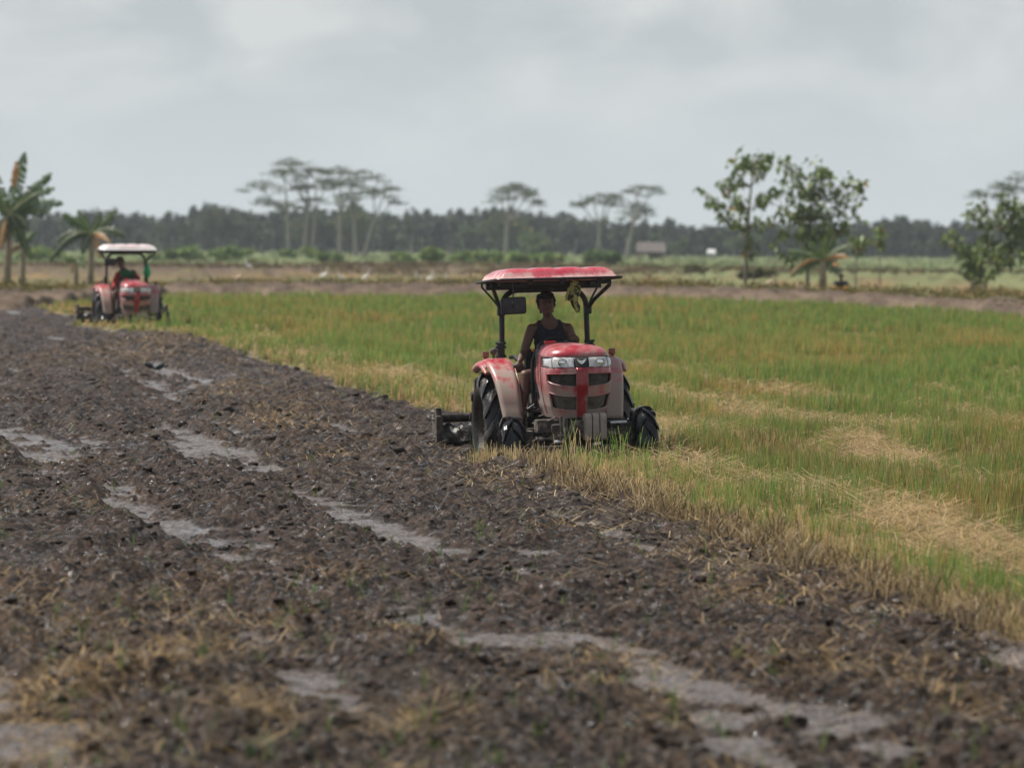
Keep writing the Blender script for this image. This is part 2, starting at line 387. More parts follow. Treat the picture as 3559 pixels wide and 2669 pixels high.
# ------------------------------------------------------------------ ground sheet
ys = [-40., -20, -5, 5, 12, 16, 18]
y = 18.
while y < 75:
    y += .034*(max(y, 22)/30)**1.1; ys.append(y)
while y < 230: y += .10*(y/75)**1.6; ys.append(y)
while y < 2600: y *= 1.018; ys.append(y)
ys = np.array(ys)
tin = np.linspace(-1, 1, 520); tout = np.array([1.06, 1.15, 1.3, 1.5, 1.8, 2.2, 2.8, 3.8, 5.2])
ts = np.concatenate([-tout[::-1], tin, tout])
W = .100*np.maximum(ys, 20)+.5
GX = ts[None, :]*W[:, None]; GY = np.repeat(ys[:, None], len(ts), 1)
z, c, rg, mud, silt, sm = ground(GX, GY)
ny, nx = GX.shape
idx = np.arange(ny*nx).reshape(ny, nx)
F = np.stack([idx[:-1, :-1], idx[:-1, 1:], idx[1:, 1:], idx[1:, :-1]], -1).reshape(-1, 4)
me = npmesh('ground', np.stack([GX, GY, z], -1), F, c, True, {'rgh': rg, 'silt': silt*mud})
tag(link('field_ground', me, M['ground']), 'ploughed wet mud field, rice field soil and banks running to the forest', kind='structure')

# ------------------------------------------------------------------ blades and straws
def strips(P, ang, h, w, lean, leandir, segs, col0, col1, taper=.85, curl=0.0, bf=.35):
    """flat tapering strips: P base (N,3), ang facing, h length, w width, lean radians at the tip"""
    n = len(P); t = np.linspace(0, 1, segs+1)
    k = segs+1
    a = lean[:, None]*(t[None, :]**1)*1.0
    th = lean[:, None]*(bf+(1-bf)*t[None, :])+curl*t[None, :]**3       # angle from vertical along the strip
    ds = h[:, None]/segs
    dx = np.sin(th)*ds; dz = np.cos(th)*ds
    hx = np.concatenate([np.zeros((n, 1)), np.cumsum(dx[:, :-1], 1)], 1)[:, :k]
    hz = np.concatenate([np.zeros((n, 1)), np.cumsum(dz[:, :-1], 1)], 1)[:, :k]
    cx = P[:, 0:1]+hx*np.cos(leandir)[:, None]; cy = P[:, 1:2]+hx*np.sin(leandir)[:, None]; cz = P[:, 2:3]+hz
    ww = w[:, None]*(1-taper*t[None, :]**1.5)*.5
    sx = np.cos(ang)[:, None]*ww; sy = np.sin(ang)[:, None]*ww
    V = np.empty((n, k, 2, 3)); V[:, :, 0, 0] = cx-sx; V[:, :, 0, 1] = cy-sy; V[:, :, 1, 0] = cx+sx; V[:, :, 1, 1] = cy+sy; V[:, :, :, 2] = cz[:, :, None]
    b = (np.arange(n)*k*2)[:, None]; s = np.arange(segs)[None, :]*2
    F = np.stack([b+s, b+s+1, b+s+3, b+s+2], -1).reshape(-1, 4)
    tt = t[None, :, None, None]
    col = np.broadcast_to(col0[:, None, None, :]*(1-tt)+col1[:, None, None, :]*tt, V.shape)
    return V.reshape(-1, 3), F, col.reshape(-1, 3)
def join(parts):
    V, Fs, Cs, o = [], [], [], 0
    for v, f, c in parts:
        V.append(v); Fs.append(f+o); Cs.append(c); o += len(v)
    return np.concatenate(V), np.concatenate(Fs), np.concatenate(Cs)
U = RNG.uniform
GREEN = np.array([.19, .31, .060]); GREEN2 = np.array([.31, .43, .105]); BLUEG = np.array([.15, .32, .12]); YEL = np.array([.56, .34, .085]); TAN = np.array([.70, .53, .29]); TAN2 = np.array([.54, .39, .19]); BRN = np.array([.20, .13, .065])
def zone(ue, v, y):
    """swath (flat straw), stubble and green amounts across the rows of the harvested field"""
    uu = ue+.30*pn(v*.13, ue*.3, 61)+.15*pn(v*.5, ue*.8, 62)
    sw = np.exp(-((uu-1.22)/.33)**2)+.9*np.exp(-((uu-3.35)/.28)**2)+.75*np.exp(-((uu-5.5)/.28)**2)+.45*np.exp(-((uu-7.7)/.28)**2)+.3*np.exp(-((uu-9.9)/.28)**2)
    sw = 1.25*sw*(1-ss(62, 95, y)*.7)*(.95+.45*pn(v*.25, ue*.2, 63))
    olive = (np.exp(-((uu-2.35)/.60)**2)+.75*np.exp(-((uu-4.4)/.5)**2)+.5*np.exp(-((uu-6.5)/.5)**2))*(1-ss(54, 72, y))
    edge = 1-ss(.35, .95, uu+.25*pn(v*.4, 0*v, 64))
    edge = np.maximum(edge, (1-ss(.5, 1.3, uu))*ss(56, 66, y))
    return np.clip(sw, 0, 1), olive, edge
def blade_cols(n, kind, x, y):
    a = U(0, 1, n); patch = ss(-.15, .30, fbm(x*.16, y*.045, 3, 66)); p2 = ss(-.1, .4, fbm(x*.6+9, y*.15, 3, 67))
    g = mix(GREEN, GREEN2, U(0, 1, n)); g = mix(g, BLUEG, (U(0, 1, n) < .25)*.8)
    pr = .15+.36*patch*p2+.18*patch
    yel = (a < pr); yc = mix(YEL, TAN, U(0, 1, n)*.6)
    return np.where(yel[:, None], yc, g)

def in_tracks(x, y):
    """the strip each tractor stands on, where nothing is left standing"""
    out = np.zeros(np.shape(x), bool)
    for (tx, ty, ln) in ((.40, 56.2, 4.7), (-8.5, 125.0, 1.9)):
        c_, s_ = math.cos(R(10)), math.sin(R(10)); dx = x-tx; dy = y-ty
        lx = dx*c_+dy*s_; ly = -dx*s_+dy*c_
        out |= (lx > -1.1) & (lx < .98) & (ly > -ln) & (ly < 2.4)
    return out
def hills(y0, y1, sp, xr=.098):
    rows = np.arange(y0, y1, sp); X, Y = [], []
    for yy in rows:
        xs = np.arange(min(float(xe(yy)), xr*yy)-.1, xr*yy+.6, sp); X.append(xs); Y.append(np.full(len(xs), yy))
    X = np.concatenate(X); Y = np.concatenate(Y); X = X+U(-.38, .38, len(X))*sp; Y = Y+U(-.38, .38, len(Y))*sp
    wob = wobf(X, Y)
    ue = X-xe(Y)+wob
    k = (ue > -.02) & (Y < yf(X)-.6) & ~in_tracks(X, Y)
    # a few torn hills left on the mud side
    return X[k], Y[k], ue[k]
def make_field(y0, y1, sp, ng, nst, segs, wide, name, dropout=0.0):
    X, Y, ue = hills(y0, y1, sp)
    if dropout: k = U(0, 1, len(X)) > dropout; X, Y, ue = X[k], Y[k], ue[k]
    u, v = uv(X, Y); sw, ol, ed = zone(ue, v, Y)
    vig = np.clip(.75+.6*fbm(X*.5, Y*.2, 2, 68), .35, 1.25)
    parts = []
    # standing stubble
    keep = U(0, 1, len(X)) < np.clip(.12+.40*ed+.50*ol-.5*sw, .04, .8)
    hx, hy, he, hol = X[keep], Y[keep], ed[keep], ol[keep]
    n = nst; rep = lambda a: np.repeat(a, n)
    N_ = len(hx)*n
    px = rep(hx)+RNG.normal(0, .020, N_); py = rep(hy)+RNG.normal(0, .020, N_)
    hh = (rep(.08+.055*he+.12*hol)*np.repeat(U(.75, 1.2, len(hx)), n))*U(.7, 1.15, N_)
    tilt = np.repeat(U(0, .45, len(hx)), n)+U(0, .22, N_)+(U(0, 1, N_) < .12)*U(.3, .9, N_); td = np.repeat(U(0, 6.28, len(hx)), n)+RNG.normal(0, .6, N_)
    c1 = mix(TAN2, TAN, U(0, 1, N_)); c1 = mix(c1, np.array([.21, .17, .06]), rep(hol)*U(.2, 1, N_)); c0 = c1*.72
    c1 = c1*np.repeat(U(.8, 1.3, len(hx)), n)[:, None]
    P = np.stack([px, py, base_z(px, py)+.03], -1)
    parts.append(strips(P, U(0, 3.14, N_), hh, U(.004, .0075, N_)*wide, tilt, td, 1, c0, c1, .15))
    # green regrowth
    kg = U(0, 1, len(X)) < np.clip(1.05-.52*ed-.72*sw-.10*ol, .12, 1)
    hx, hy, hv, he, hs = X[kg], Y[kg], vig[kg], ed[kg], ol[kg]
    n = ng; N_ = len(hx)*n
    px = rep(hx)+RNG.normal(0, .03, N_); py = rep(hy)+RNG.normal(0, .03, N_)
    hh = np.repeat(.27*hv*U(.8, 1.2, len(hx))*(1-.15*he), n)*U(.6, 1.2, N_)
    bc = blade_cols(N_, 0, px, py); bc = mix(bc, np.array([.26, .19, .055]), rep(hs)*(U(0, 1, N_) < .5)*.8)
    bc = bc*np.repeat(U(.75, 1.2, len(hx)), n)[:, None]
    P = np.stack([px, py, base_z(px, py)+.03], -1)
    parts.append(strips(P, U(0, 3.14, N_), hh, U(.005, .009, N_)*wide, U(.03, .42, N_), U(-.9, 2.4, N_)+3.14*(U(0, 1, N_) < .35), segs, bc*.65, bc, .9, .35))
    # swaths of loose straw lying on top
    ks = U(0, 1, len(X)) < np.clip(sw*1.3+.12*ed, 0, 1)
    hx, hy, hs = X[ks], Y[ks], sw[ks]; n = max(6, int(26/(wide**.5))); N_ = len(hx)*n
    px = rep(hx)+RNG.normal(0, .09, N_); py = rep(hy)+RNG.normal(0, .09, N_)
    pz = base_z(px, py)+.06+U(0, 1, N_)**1.1*(.03+.17*rep(np.clip(hs, 0, 1)))
    c1 = mix(TAN2*1.1, np.array([.54, .39, .23]), U(0, 1, N_)); c1 = mix(c1, BRN, (U(0, 1, N_) < .28)*.8)
    parts.append(strips(np.stack([px, py, pz], -1), U(0, 3.14, N_), U(.10, .28, N_), U(.004, .007, N_)*wide, U(1.25, 1.9, N_), U(0, 6.28, N_), 1, c1, c1, .1, 0, 1.))
    # litter on the soil between the hills
    n = 3; kk = U(0, 1, len(X)) < .8; hx, hy = X[kk], Y[kk]; N_ = len(hx)*n
    px = rep(hx)+U(-.12, .12, N_); py = rep(hy)+U(-.12, .12, N_)
    c1 = mix(BRN, TAN2, U(0, 1, N_))
    parts.append(strips(np.stack([px, py, base_z(px, py)+.05+U(0, .04, N_)], -1), U(0, 3.14, N_), U(.06, .22, N_), U(.004, .007, N_)*wide, U(1.3, 1.7, N_), U(0, 6.28, N_), 1, c1, c1, .1, 0, 1.))
    V, F_, Cc = join(parts)
    return npmesh(name, V, F_, Cc)
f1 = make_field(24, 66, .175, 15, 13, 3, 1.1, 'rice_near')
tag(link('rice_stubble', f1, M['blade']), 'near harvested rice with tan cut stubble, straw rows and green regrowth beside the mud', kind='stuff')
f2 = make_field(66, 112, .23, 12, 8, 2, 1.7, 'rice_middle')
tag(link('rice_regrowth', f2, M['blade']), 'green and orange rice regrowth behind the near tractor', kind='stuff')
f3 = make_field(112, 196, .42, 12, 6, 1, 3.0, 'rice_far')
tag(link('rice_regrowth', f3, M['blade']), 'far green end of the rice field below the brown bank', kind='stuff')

# ---- the clumps right in front of the near tractor, tall and sharp in the photo
parts = []
def clump(px, py, d, n, h, kinds, spread=.035, tl=.16):
    p = at(px, py, d); gz = float(base_z(p.x, d)); N_ = n
    x = p.x+RNG.normal(0, spread, N_); y_ = d+RNG.normal(0, spread, N_)
    a = U(0, 1, N_)
    gr = (a < kinds)
    c1 = np.where(gr[:, None], mix(GREEN, GREEN2, U(0, 1, N_))*1.15, mix(TAN2, TAN*1.1, U(0, 1, N_)))
    base = U(0, 6.28)
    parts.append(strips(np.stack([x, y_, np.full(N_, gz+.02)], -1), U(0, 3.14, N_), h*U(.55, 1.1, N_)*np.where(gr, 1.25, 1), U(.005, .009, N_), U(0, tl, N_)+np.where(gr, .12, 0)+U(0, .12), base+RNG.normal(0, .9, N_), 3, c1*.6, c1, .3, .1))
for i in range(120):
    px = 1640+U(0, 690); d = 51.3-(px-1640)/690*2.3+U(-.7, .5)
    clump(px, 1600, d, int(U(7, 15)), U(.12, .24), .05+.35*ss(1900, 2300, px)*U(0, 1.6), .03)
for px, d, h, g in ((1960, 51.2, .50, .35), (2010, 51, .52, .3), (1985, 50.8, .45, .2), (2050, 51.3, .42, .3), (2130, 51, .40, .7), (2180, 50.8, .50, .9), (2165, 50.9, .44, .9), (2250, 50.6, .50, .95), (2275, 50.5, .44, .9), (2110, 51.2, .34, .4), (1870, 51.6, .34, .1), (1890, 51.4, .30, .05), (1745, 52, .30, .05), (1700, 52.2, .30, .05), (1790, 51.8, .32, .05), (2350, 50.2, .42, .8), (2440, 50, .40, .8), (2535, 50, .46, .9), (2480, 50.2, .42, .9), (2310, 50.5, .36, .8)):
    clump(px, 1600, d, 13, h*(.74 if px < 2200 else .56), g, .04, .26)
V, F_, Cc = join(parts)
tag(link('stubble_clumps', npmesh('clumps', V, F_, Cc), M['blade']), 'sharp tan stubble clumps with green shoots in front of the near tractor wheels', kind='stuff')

# ---- leaning stubble and torn straw along the furrow edge; straws and weeds on the mud
parts = []
yy = U(26, 57, 1500); wob = 0
xx = xe(yy)+U(-.30, .15, 1500)
wob = wobf(xx, yy); xx = xx-wob; k = ~in_tracks(xx, yy); xx, yy = xx[k], yy[k]
n = 7; N_ = len(xx)*n; rep = lambda a: np.repeat(a, n)
px = rep(xx)+RNG.normal(0, .03, N_); py = rep(yy)+RNG.normal(0, .03, N_)
c1 = mix(BRN*.8, TAN, U(0, 1, N_)); dk = np.repeat(U(0, 1, len(xx)) < .35, n); c1 = np.where(dk[:, None], c1*.30, c1)
parts.append(strips(np.stack([px, py, ground(px, py)[0]-.01], -1), U(0, 3.14, N_), U(.06, .20, N_), U(.004, .008, N_), np.repeat(U(.1, 1.5, len(xx)), n)+U(0, .2, N_), np.repeat(U(0, 6.28, len(xx)), n)+RNG.normal(0, .25, N_), 2, c1*.7, c1, .3))
V, F_, Cc = join(parts)
tag(link('torn_stubble', npmesh('torn', V, F_, Cc), M['blade']), 'muddy torn stubble leaning over the furrow edge', kind='stuff')
parts = []
def mud_straw(n, y0, y1, onstraw, hl, dark, w, up=(1.25, 1.7), cols=None):
    y_ = 1/U(1/y1, 1/y0, n); x_ = U(-1, 1, n)*(.098*y_+.3); x_ = np.where(x_ > xe(y_)-.05, xe(y_)-.05-U(0, 3, n), x_)
    s = straw_mask(x_, y_); k = (U(0, 1, n) < (s if onstraw else .35+.2*s)) & (x_ < xe(y_)) & (y_ < yf(x_)-2) & ~in_tracks(x_, y_)
    x_, y_, s = x_[k], y_[k], s[k]; m_ = len(x_)
    g = ground(x_, y_); pz = g[0]
    kk = (g[4] < .5) | (U(0, 1, m_) < .40)
    x_, y_, s, pz = x_[kk], y_[kk], s[kk], pz[kk]; m_ = len(x_)
    c1 = cols(m_, s); sc = np.maximum(1, y_/45)
    parts.append(strips(np.stack([x_, y_, pz-.004], -1), U(0, 3.14, m_), U(hl*.35, hl, m_), w*U(.6, 1.2, m_)*sc, U(up[0], up[1], m_), U(0, 6.28, m_), 2, c1, c1, .35, .15, .9))
mud_straw(150000, 20, 75, False, .16, .9, .006, (1.35, 1.8), lambda n, s: mix(np.array([.018, .013, .011]), np.array([.13, .10, .075]), U(0, 1, n)**2))
mud_straw(60000, 20, 110, False, .17, .9, .006, (1.2, 1.8), lambda n, s: mix(np.array([.10, .075, .05]), np.array([.30, .22, .14]), U(0, 1, n)**2))
mud_straw(170000, 20, 110, True, .17, .2, .007, (1.1, 1.8), lambda n, s: mix(np.array([.15, .095, .04]), np.array([.60, .40, .16]), U(0, 1, n)**1.5*(.4+.6*s)))
V, F_, Cc = join(parts)
tag(link('straw_litter', npmesh('litter', V, F_, Cc), M['straw']), 'dark and golden straw scattered over the ploughed mud', kind='stuff')
# straw spilling from the stubble on to the mud
parts = []
n = 26000; y_ = U(24, 57, n); x_ = xe(y_)-wobf(xe(y_), y_)-RNG.exponential(.28, n)+.1; k = ~in_tracks(x_, y_) & (fbm(x_*1.5, y_*.7, 2, 58) > -.15); x_, y_ = x_[k], y_[k]; m_ = len(x_)
c1 = mix(BRN*.7, TAN*.95, U(0, 1, m_)**1.3)
parts.append(strips(np.stack([x_, y_, ground(x_, y_)[0]+.004], -1), U(0, 3.14, m_), U(.06, .20, m_), U(.004, .007, m_), U(1.2, 1.8, m_), U(0, 6.28, m_), 1, c1, c1, .2, 0, 1.))
V, F_, Cc = join(parts)
tag(link('spilt_straw', npmesh('spilt', V, F_, Cc), M['straw']), 'pale straw spilt from the stubble edge on to the dark mud', kind='stuff')
parts = []
n = 420; y_ = 1/U(1/90, 1/21, n); x_ = U(-1, 1, n)*(.095*y_); k = x_ < xe(y_)-.1; x_, y_ = x_[k], y_[k]; q = 5
x_ = np.repeat(x_, q)+RNG.normal(0, .012, len(x_)*q); y_ = np.repeat(y_, q)+RNG.normal(0, .012, len(y_)*q); m_ = len(x_)
c1 = mix(np.array([.09, .19, .04]), np.array([.24, .30, .09]), U(0, 1, m_))
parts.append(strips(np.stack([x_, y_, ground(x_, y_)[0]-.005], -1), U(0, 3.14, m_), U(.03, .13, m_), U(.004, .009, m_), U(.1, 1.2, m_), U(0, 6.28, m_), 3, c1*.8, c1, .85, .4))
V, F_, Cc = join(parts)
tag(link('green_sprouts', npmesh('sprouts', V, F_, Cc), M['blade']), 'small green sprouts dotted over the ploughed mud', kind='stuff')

# ---- loose clods on the rough mud
def clods(n):
    y_ = 1/U(1/90, 1/20, n); x_ = U(-1, 1, n)*(.098*y_+.3); wob_ = wobf(x_, y_); k = (x_ < xe(y_)-wob_-.05) & ~in_tracks(x_, y_); x_, y_ = x_[k], y_[k]
    g = ground(x_, y_); k = (g[4] < .25) & (U(0, 1, len(x_)) < .8); x_, y_, z_ = x_[k], y_[k], g[0][k]; n = len(x_)
    bm = bmesh.new(); bmesh.ops.create_icosphere(bm, subdivisions=2, radius=1); bv = np.array([v.co[:] for v in bm.verts]); bf = np.array([[v.index for v in f.verts] for f in bm.faces]); bm.free()
    r = (.008+.028*U(0, 1, n)**3)*np.clip(y_/40, .8, 1.5)
    nz = 1+.55*np.stack([pn(bv[:, 0]*1.6+i*3.1, bv[:, 1]*1.6+bv[:, 2]*2+i, 80) for i in range(24)])
    V = bv[None]*nz[np.arange(n) % 24][..., None]*r[:, None, None]*np.stack([U(.8, 1.5, n), U(.8, 1.5, n), U(.5, .9, n)], -1)[:, None, :]
    a = U(0, 6.28, n); ca, sa = np.cos(a)[:, None], np.sin(a)[:, None]
    X = V[..., 0]*ca-V[..., 1]*sa+x_[:, None]; Y = V[..., 0]*sa+V[..., 1]*ca+y_[:, None]; Z = V[..., 2]+z_[:, None]+r[:, None]*.15
    F = (bf[None]+(np.arange(n)*len(bv))[:, None, None]).reshape(-1, 3)
    c = mix(np.array([.028, .021, .018]), np.array([.075, .058, .05]), U(0, 1, n)); c = np.repeat(c[:, None, :], len(bv), 1)
    return npmesh('clods', np.stack([X, Y, Z], -1), F, c, True, {'rgh': np.repeat(U(.35, .6, n), len(bv)), 'silt': np.zeros(n*len(bv))})
tag(link('mud_clods', clods(14000), M['ground']), 'wet dark clods turned up across the ploughed field', kind='stuff')
# ------------------------------------------------------------------ tractor
def sgnpow(v, p): return math.copysign(abs(v)**p, v)
def hood_pt(a, z, off=0.0, top=None):
    """a in -1..1 round the bonnet from rear left over the nose to rear right; z height; off pushes inwards"""
    Wz = np.interp(z, [.38, .50, .62, .72, .84, .93, 1.0], [.240, .282, .305, .318, .318, .310, .300])-off
    Nz = np.interp(z, [.38, .50, .62, .70, .84, .95, 1.0], [.17, .20, .235, .245, .255, .225, .20])-off*.6
    Y0 = np.interp(z, [.38, .55, .70, .86, .95, 1.0], [-1.44, -1.46, -1.475, -1.455, -1.43, -1.41])
    t = abs(a); f = .62
    if t < f:
        ph = t/f*math.pi/2
        x = Wz*math.sin(ph)**.80; y = Y0-Nz*math.cos(ph)**.80
    else:
        x = Wz*(1-.22*ss(f, 1, t)); y = Y0+(t-f)/(1-f)*.98
    return Vector((math.copysign(x, a), y, z))
def open_rows(a):                       # curved lower and upper edges of the grille openings at contour position a
    k = min(1, abs(a)/.50)
    up = (.685+.055*k**2, .812-.0*k)    # upper opening: bottom rises towards the corners
    lo = (.455+.035*k**2, .592+.045*k**2)
    return up, lo
def tyre(parent, name, Rr, w, nl, lugh, mat, rimmat, side):
    """side: +1 the wheel's outer face looks towards +X"""
    o = MB(); r0 = Rr*.56; h = w/2
    prof = [(-h*.62, r0), (-h*.92, r0+.03), (-h*1.0, Rr*.78), (-h*.90, Rr*.90), (-h*.62, Rr*.945), (0, Rr*.955), (h*.62, Rr*.945), (h*.90, Rr*.90), (h*1.0, Rr*.78), (h*.92, r0+.03), (h*.62, r0), (0, r0-.01)]
    o.lathe(prof, 48, 'X', close=True)
    for k in range(nl):
        for sd in (-1, 1):
            a0 = 2*math.pi*(k+(.5 if sd > 0 else 0))/nl; vs = []
            S = 6; sweep = 2*math.pi/nl*1.05
            for i in range(S+1):
                t = i/S; x = sd*h*(-.06+1.12*t); a = a0+sweep*(t**1.25)
                fall = 1 if t < .72 else 1-(t-.72)/.28*.13
                rb = Rr*(.94 if t < .75 else .94-(t-.75)/.25*.16); rt = Rr*1.0*fall+lugh*.4*(1-t*.4)
                wb = Rr*.105*(1.0+.35*(1-t)); wt = Rr*.062*(1.0+.4*(1-t))
                for (dr, da) in ((rb, -wb), (rt, -wt), (rt, wt), (rb, wb)):
                    an = a+da/Rr; vs.append((x, dr*math.cos(an), dr*math.sin(an)))
            fs = [(0, 1, 2, 3), (S*4+3, S*4+2, S*4+1, S*4)]
            for i in range(S):
                for j in range(4): fs.append((i*4+j, i*4+(j+1) % 4, (i+1)*4+(j+1) % 4, (i+1)*4+j))
            o._add(vs, fs)
    t_ = o.build(name, mat, parent, ang=50)
    r = MB(); s = side
    r.lathe([(s*h*.66, r0+.012), (s*h*.70, r0-.008), (s*h*.35, r0-.035), (s*h*.10, r0*.72), (s*h*.22, r0*.40), (s*h*.40, r0*.30), (s*h*.42, .02), (s*h*.42, .001)], 32, 'X')
    r.lathe([(-s*h*.66, r0+.012), (-s*h*.70, r0-.008), (-s*h*.2, r0-.03), (s*h*.0, r0*.7), (s*h*.05, .02)], 32, 'X')
    for k in range(6):
        a = k*math.pi/3; r.lathe([(s*h*.36, .014), (s*h*.50, .014), (s*h*.50, .001)], 8, 'X', (0, r0*.36*math.cos(a), r0*.36*math.sin(a)))
    r.build('rim', rimmat, t_ if False else parent, ang=45)
    return t_
def make_tractor(loc, rot, label, roofmat, far=False):
    T = bpy.data.objects.new('tractor', None); C.objects.link(T); T.location = loc; T.rotation_euler = rot
    tag(T, label, 'tractor', 'red tractors ploughing the field')
    # ---- bonnet with real openings
    nz = 60; na = 120; z0, z1 = .38, .968
    b = MB(); na = 200
    def fz(u, v): return hood_pt(-1+2*u, z0+(z1-z0)*v)
    def skip(u, v):
        a = -1+2*u; z = z0+(z1-z0)*v
        if abs(a) < .60:
            up, lo = open_rows(a)
            if .042 < abs(a) < .53 and up[0] < z < up[1]: return True
            if .042 < abs(a) < .49 and lo[0] < z < lo[1]: return True
        if abs(a) < .74 and z > .872: return True
        return False
    b.grid(fz, na, nz, skip)
    def dome(u, v):
        a = -1+2*u; s = math.cos(v*math.pi/2)**.62; p = hood_pt(a, .968)
        hz = .118*math.sin(v*math.pi/2)*(1.0 if abs(a) < .62 else 1+.12*(abs(a)-.62)/.38)
        yc = -.95
        front = p.y < -1.0
        y = yc+(p.y-yc)*(.50+.50*s) if p.y < yc else p.y
        return Vector((p.x*s, y, .968+hz))
    b.grid(dome, na, 16)
    hood = b.build('bonnet', M['hood'], T, solid=.012, ang=55)
    # ribs of the fascia: raised lips around the openings
    for s in (-1, 1):
        for rowi in (0, 1):
            l = MB()
            amax = .53 if rowi == 0 else .49
            A = np.linspace(.042, amax, 14)
            pts = [hood_pt(s*a, open_rows(a)[rowi][0], -.004) for a in A]+[hood_pt(s*a, open_rows(a)[rowi][1], -.004) for a in A[::-1]]
            l.tube(pts, .006, 6, closed=True); l.build('grille_lip', M['hood'], T)
    v = MB(); v.grid(lambda u, w: hood_pt((-1+2*u)*.040, .385+.482*w, -.016-.004*math.cos((u-.5)*3.14)), 8, 24)
    v.build('centre_bar', M['fascia_bar'], T, solid=.02, ang=60)
    for s in (-1, 1):
        for rowi, mt in ((0, 'screen'), (1, 'screen_mud')):
            g = MB(); lo_, hi_ = (.64, .83) if rowi == 0 else (.43, .65)
            g.grid(lambda u, w: hood_pt(s*(.02+.58*u), lo_+(hi_-lo_)*w, .030), 16, 8)
            g.build('grille_screen', M[mt], T)
    # ---- lamp band
    def lampz(a): return (.868+.012*max(0, abs(a)-.5)*4, .966-.0*abs(a))
    for s in (-1, 1):
        h = MB(); h.grid(lambda u, w: hood_pt(s*(.062+.318*u), lampz(.3)[0]+.004+(.096)*w, -.004-.012*math.sin(math.pi*u)**.5*math.sin(math.pi*w)**.5), 14, 8)
        lamp = h.build('headlight', M['lamp'], T, ang=60)
        c = hood_pt(s*.20, .918, -.016); d = (hood_pt(s*.27, .918, -.5)-c).normalized()
        q = MB(); q.sphere(c-Vector((0, -.004, 0)), (.036, .012, .034), 16, 10); q.build('reflector', M['lamp_core'], lamp)
        q = MB(); q.tube([hood_pt(s*(.062+.318*u_), lampz(.3)[0]+.004+.096*w_, -.006) for u_, w_ in [(0, 0), (.5, 0), (1, 0), (1, .5), (1, 1), (.5, 1), (0, 1), (0, .5)]], .0035, 6, closed=True); q.build('lamp_frame', M['plastic'], lamp)
        q = MB(); q.tube([c+Vector((.040*math.cos(t_), -.012, .037*math.sin(t_))) for t_ in [k_*math.pi/10 for k_ in range(20)]], .003, 6, closed=True); q.build('lamp_ring', M['screen'], lamp)
        h = MB(); h.grid(lambda u, w: hood_pt(s*(.392+.270*u), .874+.012*u*u+(.088-.016*u)*w, -.004-.010*math.sin(math.pi*u)**.5*math.sin(math.pi*w)**.5), 12, 8)
        h.build('marker_lamp', M['clear_lamp'], T, ang=60)
    e = MB(); e.grid(lambda u, w: hood_pt((-1+2*u)*.72, .868+.100*w, .004), 60, 4); e.build('lamp_surround', M['plastic'], T)
    e = MB(); e.grid(lambda u, w: hood_pt((-1+2*u)*(.036+.024*w), .862+.104*w, -.014), 8, 6); pan = e.build('emblem_panel', M['plastic'], T, solid=.012)
    e = MB(); yb = hood_pt(0, .93).y-.024
    for s in (-1, 1):      # silver winged chevron
        for k in range(3):
            zt = .950-.012*k; x1 = .046-.008*k
            e._add([(0, yb, zt-.018), (s*x1, yb+.004, zt), (s*x1, yb+.004, zt-.007), (0, yb, zt-.027)], [(0, 1, 2, 3)])
            e._add([(0, yb+.006, zt-.018), (s*x1, yb+.010, zt), (s*x1, yb+.010, zt-.007), (0, yb+.006, zt-.027)], [(0, 1, 2, 3)])
    e.build('emblem', M['chrome'], pan, smooth=False, solid=.003)
    sm_ = MB(); sm_.tube([hood_pt(-.74+1.48*i_/40, .9695, -.004) for i_ in range(41)], .0035, 6); sm_.build('bonnet_seam', M['plastic'], T)
    for s in (-1, 1):
        sm_ = MB(); sm_.tube([hood_pt(s*.745, .42+.55*i_/16, -.003) for i_ in range(17)], .003, 6); sm_.build('panel_seam', M['plastic'], T)
    # ---- cowl, dashboard and steering
    d = MB(); d.box((0, -.62, .80), (.50, .32, .50), bev=.05); d.box((0, -.46, 1.0), (.42, .14, .16), (R(-25), 0, 0), bev=.03)
    d.tube([(-.265, -.52, .46), (-.275, -.52, .75), (-.268, -.53, .92), (-.235, -.56, 1.03), (-.13, -.60, 1.085), (0, -.60, 1.095), (.13, -.60, 1.085), (.235, -.56, 1.03), (.268, -.53, .92), (.275, -.52, .75), (.265, -.52, .46)], .017, 8)
    dash = d.build('dashboard', M['plastic'], T)
    q = MB(); q.box((-.10, -.585, 1.098), (.115, .06, .036), bev=.012); q.build('red_switch_panel', M['red_plastic'], dash)
    w = MB(); cen = Vector((.01, -.42, 1.02)); tilt = R(38); rm = Matrix.Rotation(tilt, 3, 'X')
    w.tube([cen+rm @ Vector((.195*math.cos(t), .195*math.sin(t), 0)) for t in [2*math.pi*k/36 for k in range(36)]], .014, 8, closed=True)
    for k in range(3):
        t = 2*math.pi*k/3+.5; w.tube([cen+rm @ Vector((0, 0, -.03)), cen+rm @ Vector((.19*math.cos(t), .19*math.sin(t), 0))], .010, 6)
    w.tube([cen+rm @ Vector((0, 0, -.02)), cen+rm @ Vector((0, 0, -.30))], .022, 8); w.build('steering_wheel', M['plastic'], T)
    q = MB(); q.tube([(-.21, -.52, .86), (-.235, -.53, .97), (-.25, -.53, 1.005)], .008, 6); lv = q.build('hand_throttle', M['black'], T)
    q = MB(); q.tube([(-.275, -.535, 1.030), (-.205, -.525, 1.005)], [.012, .015], 8); q.build('lever_grip', M['orange_plastic'], lv)
    q = MB(); q.tube([(-.375, -.12, .60), (-.385, -.20, .76), (-.375, -.25, .85)], .011, 8); lv = q.build('gear_lever', M['black'], T)
    q = MB(); q.lathe([(.835, .018), (.845, .030), (.875, .034), (.885, .026), (.888, .001)], 14, 'Z', (-.395, -.25, 0)); q.build('lever_knob', M['rubber_knob'], lv)
